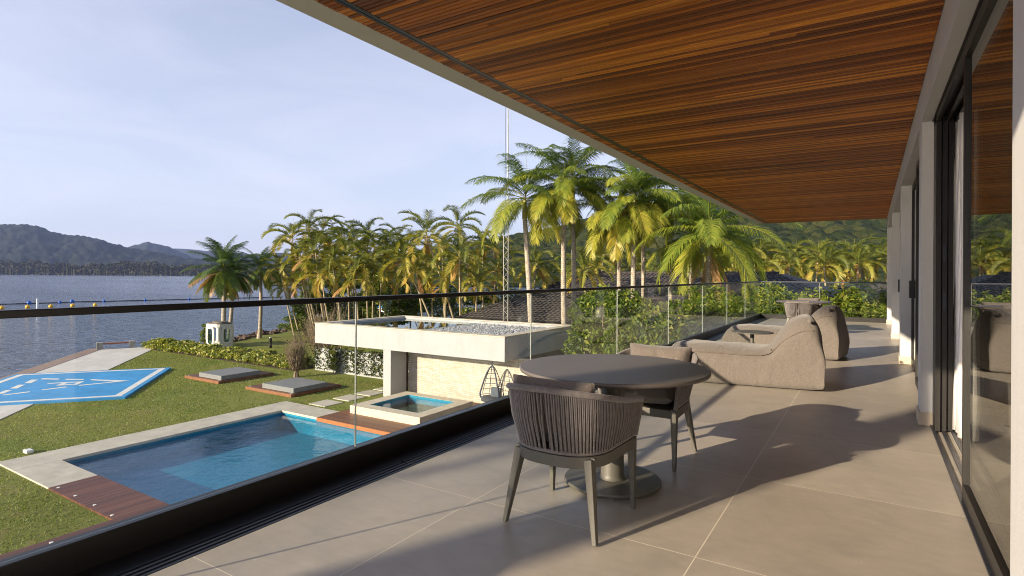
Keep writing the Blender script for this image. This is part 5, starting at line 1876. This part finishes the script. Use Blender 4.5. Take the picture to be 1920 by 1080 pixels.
# dark shrubs filling the foot of the thicket
for i, (px, dep, sx, sz) in enumerate(((575, 50, 1.3, .75), (625, 49, 1.4, .85), (680, 48, 1.4, .9), (735, 47, 1.5, .95), (790, 48, 1.5, 1.0), (845, 52, 1.4, .95), (905, 46, 1.4, .95), (945, 45, 1.4, 1.0), (1010, 44, 1.5, 1.0), (700, 54, 1.7, 1.25), (650, 55, 1.6, 1.15), (600, 54, 1.5, 1.1), (770, 54, 1.7, 1.2))):
    p = ground(px, dep, GZ)
    bush('leafy_shrub', (p.x, p.y, GZ), sx * 1.3, sz, i * 2.1, 'dark leafy shrub filling the foot of the palm thicket', 'shrubs under the palms', i)

# garden wall with climbing plants
gw = thing('garden_wall', 'low white garden wall covered with climbing vines, left of the pavilion', 'wall', (-24.5, 22.2, GZ))
MB().box(-27.5, -19.4, 22.1, 22.3, GZ, GZ + 1.30).build('wall', PAVWHITE, gw)
r_ = np.random.RandomState(17)
n = 2600
cx_ = r_.choice(np.array([-27.3, -26.2, -25.6, -24.9, -24.1, -23.6, -22.8, -22.2, -21.5, -20.8, -20.2]), n) + r_.normal(0, 0.22, n)
z_ = GZ + 0.1 + 1.35 * r_.uniform(0, 1, n) ** 0.85
P = np.stack([cx_, 22.04 + r_.normal(0, 0.05, n), z_], 1)
v, f = leaf_arrays(P, 0.15, 0.55, 0.3, r_)
np_mesh('climbing_vine', v - np.array([-24.5, 22.2, GZ]), f, VINE, gw, np.clip(r_.normal(0.4, 0.2, n), 0, 1))
t = thing('young_shrub', 'bright yellow green young shrub against the white vine covered wall', 'shrub', (-25.5, 21.75, GZ))
v, f, tt = blob_leaves(41, 420, [(0, 0, 0.4, 0.22), (0.05, 0, 0.8, 0.2), (-0.03, 0, 1.2, 0.18), (0.02, 0, 1.6, 0.14)], 0.15, 0.5)
np_mesh('foliage', v, f, HEDGE, t, np.clip(tt + 0.2, 0, 1))
o = MB().tube([(0, 0, 0), (0.02, 0, 1.6)], [0.02, 0.006], 5).build('stem', TWIG)
o.parent = t
MB().box(-19.75, -19.45, 21.55, 21.85, GZ, GZ + 0.45).build('planter_box', FRAME, gw)

# lawn blades: nobody could count them
def blades():
    r_ = np.random.RandomState(51)
    n = 150000
    x = r_.uniform(-44, -13.5, n)
    y = r_.uniform(-3.0, 21.2, n)
    rel = np.stack([x - E0.x, y - E0.y], 1)
    nn = rel @ np.array([N2.x, N2.y])
    h2 = np.stack([x - HC2.x, y - HC2.y], 1)
    ha, hb = h2 @ np.array([HA.x, HA.y]), h2 @ np.array([HB.x, HB.y])
    ok = nn > 4.38
    ok &= ~((ha > -0.05) & (ha < 8.5) & (hb > -0.05))
    ok &= ~((x > -21.7) & (y > 6.05) & (y < 15.9))
    ok &= ~((x > -14.5) & (y < 7))
    ok &= ~((x > -18.2) & (y > 14))
    ok &= ~((x > -31.1) & (x < -27.8) & (y > 16.45) & (y < 19.7))
    ok &= ~((x > -25.65) & (x < -22.1) & (y > 16.45) & (y < 19.45))
    fr = y % 1.25
    ok &= ~((x > -20.5) & (x < -19.3) & (y > 16.0) & (np.abs(((y - 16.1) % 1.255) - 0.5) < 0.52))
    vn = vnoise(x, y, 77, 0.5)
    ok &= ~((vn < -0.9) & (r_.uniform(0, 1, n) < 0.75))
    x, y, vn = x[ok], y[ok], vn[ok]
    n = len(x)
    a = r_.uniform(0, 6.28, n)
    w_ = r_.uniform(0.008, 0.018, n)
    h = r_.uniform(0.025, 0.065, n)
    lx, ly = r_.normal(0, 0.03, n), r_.normal(0, 0.03, n)
    z = np.full(n, GZ)
    v = np.stack([np.stack([x - np.cos(a) * w_, y - np.sin(a) * w_, z], 1), np.stack([x + np.cos(a) * w_, y + np.sin(a) * w_, z], 1), np.stack([x + lx, y + ly, z + h], 1)], 1).reshape(-1, 3)
    o = np_mesh('grass', v, np.arange(3 * n).reshape(n, 3), GRASSM, tint=np.clip(r_.normal(0.45, 0.14, n) + 0.16 * vn, 0, 1))
    tag(o, 'short green and straw coloured grass of the garden lawn', 'grass', kind='stuff')
blades()

# ================================================================== NEIGHBOUR HOUSE AND MAST
nh = thing('neighbour_house', 'low house with a wide dark barrel tiled hip roof among the palms', 'house', (-14, 40, GZ))
def tile_slope(name, xa, xb, ye, ze, yr, zr, xra, xrb, pitch=0.36, row=0.42):
    nu = int((xb - xa) / (pitch / 6))
    u = np.linspace(xa, xb, nu)
    Ls = math.hypot(yr - ye, zr - ze)
    nr = int(Ls / row)
    rows = []
    for k in range(nr):
        rows += [(k / nr, 0.045), ((k + 0.999) / nr, 0.0)]
    T = np.array([r[0] for r in rows])
    S = np.array([r[1] for r in rows])
    U, TT = np.meshgrid(u, T)
    _, SS = np.meshgrid(u, S)
    jit = 0.02 * np.sin(np.floor(U / pitch) * 12.9 + np.floor(TT * nr) * 4.1)
    Z = ze + (zr - ze) * TT + 0.075 * np.abs(np.sin(np.pi * (U + jit) / pitch)) + SS
    Y = ye + (yr - ye) * TT
    v = np.stack([U, Y, Z], -1).reshape(-1, 3) - np.array([-14, 40, GZ])
    i = np.arange(nu * len(T)).reshape(len(T), nu)
    q = np.stack([i[:-1, :-1], i[:-1, 1:], i[1:, 1:], i[1:, :-1]], -1)
    um = (U[:-1, :-1] + U[1:, 1:]) / 2
    tm = (TT[:-1, :-1] + TT[1:, 1:]) / 2
    keep = (um > xa + (xra - xa) * tm) & (um < xb + (xrb - xb) * tm)
    return np_mesh(name, v, q[keep], ROOFT, nh)
tile_slope('roof', -24.2, 3.0, 31.0, -1.75, 44.0, 1.42, -20.5, -5.6)
b = MB()
b.add([(-24.2, 31, -1.78), (-20.5, 44, 1.42), (-20.5, 50, 1.42), (-24.2, 58, -1.78)], [(0, 1, 2, 3)])
b.add([(3, 31, -1.78), (3, 58, -1.78), (-5.6, 50, 1.42), (-5.6, 44, 1.42)], [(0, 1, 2, 3)])
b.add([(-24.2, 58, -1.78), (-20.5, 50, 1.42), (-5.6, 50, 1.42), (3, 58, -1.78)], [(0, 1, 2, 3)])
b.add([(-20.5, 44, 1.42), (-5.6, 44, 1.42), (-5.6, 50, 1.42), (-20.5, 50, 1.42)], [(0, 1, 2, 3)])
b.build('roof', ROOFT, nh)
b = MB().tube([(-20.5 + k * 0.375, 44, 1.45 + 0.02 * (k % 2)) for k in range(41)], 0.13, 8)
b.build('ridge_cap', ROOFT, nh)
tile_slope('lower_roof', -4.0, 26.0, 33.0, -1.2, 46.0, 0.72, -1.0, 22.0)
MB().box(-23.4, 25, 31.8, 46, GZ, -1.8).build('wall', PAVWHITE, nh)
MB().box(-24.1, 2.9, 30.95, 31.05, -1.92, -1.74).build('eave_board', TRAVW, nh)
for k, x in enumerate((-22, -16.5, -10)):
    MB().box(x, x + 1.6, 31.74, 31.79, -3.5, -2.2).build('window', DARKGLASS, nh)

mast_p = ground(950, 36, GZ)
ms = thing('antenna_mast', 'slim grey lattice antenna mast rising out of the palms', 'mast', mast_p)
mb = MB()
hz = 9.6
lw_ = 0.17
cor = [Vector((lw_, -lw_ * 0.58, 0)), Vector((-lw_, -lw_ * 0.58, 0)), Vector((0, lw_ * 1.15, 0))]
for c_ in cor: mb.tube([mast_p + c_, mast_p + c_ + Vector((0, 0, hz))], 0.022, 6)
for k in range(int(hz / 0.34)):
    for m in range(3):
        a, c_ = cor[m], cor[(m + 1) % 3]
        z0, z1_ = k * 0.34, (k + 1) * 0.34
        mb.tube([mast_p + (a if k % 2 else c_) + Vector((0, 0, z0)), mast_p + (c_ if k % 2 else a) + Vector((0, 0, z1_))], 0.011, 4, cap=False)
mb.build('lattice', GALV, ms)
mb = MB().tube([mast_p + Vector((0.06, 0, hz - 0.5)), mast_p + Vector((0.06, 0, 19.5))], 0.035, 8)
mb.build('pole', GALV, ms)
mb = MB().tube([mast_p + Vector((-0.13, 0, hz - 1)), mast_p + Vector((-0.16, 0, 12.0)), mast_p + Vector((-0.12, 0, 19.0))], 0.012, 5)
mb.tube([mast_p + Vector((-0.15, 0, 12.4)), mast_p + Vector((0.06, 0, 12.4))], 0.015, 5)
mb.build('cable', BLACK, ms)

# covered boat glimpsed between the trunks
bp_ = ground(735, 96, GSEA)
bt = thing('covered_boat', 'boat under a bright blue cover glimpsed between the palm trunks', 'boat', bp_)
mb = MB()
vs, fs = [], []
for i in range(9):
    t = i / 8
    w_ = 1.0 * math.sin(math.pi * (0.2 + 0.72 * t)) ** 0.6
    for (a, z) in ((-w_, 0.9), (-w_ * 0.6, 0.05), (w_ * 0.6, 0.05), (w_, 0.9)):
        vs.append((bp_.x - 3 + 6 * t, bp_.y + a, GSEA + z))
for i in range(8):
    for k in range(3): fs.append((i * 4 + k, i * 4 + k + 1, (i + 1) * 4 + k + 1, (i + 1) * 4 + k))
mb.add(vs, fs)
mb.build('hull', PLASTW, bt)
mb = MB()
vs = [(bp_.x - 3 + 6 * i / 8, bp_.y + a * math.sin(math.pi * (0.2 + 0.72 * i / 8)) ** 0.6, GSEA + z) for i in range(9) for (a, z) in ((-1.05, 0.92), (-0.5, 1.7), (0, 1.95), (0.5, 1.7), (1.05, 0.92))]
mb.add(vs, [(i * 5 + k, i * 5 + k + 1, (i + 1) * 5 + k + 1, (i + 1) * 5 + k) for i in range(8) for k in range(4)], True)
mb.build('cover', TARP, bt)

# air: one box of even density round everything
def m_haze():
    m = bpy.data.materials.new('haze')
    m.use_nodes = True
    t = m.node_tree
    t.nodes.clear()
    o = t.nodes.new('ShaderNodeOutputMaterial')
    v = t.nodes.new('ShaderNodeVolumePrincipled')
    v.inputs['Color'].default_value = (0.42, 0.55, 1.0, 1)
    v.inputs['Density'].default_value = 0.00007
    v.inputs['Anisotropy'].default_value = 0.2
    t.links.new(v.outputs[0], o.inputs['Volume'])
    return m
HAZE = True
if HAZE:
    b = MB().box(-7900, 7900, -7900, 7900, -9.5, 560)
    o = b.build('haze', m_haze())
    tag(o, 'thin pale blue haze hanging over the water and the hills', 'haze', kind='stuff')
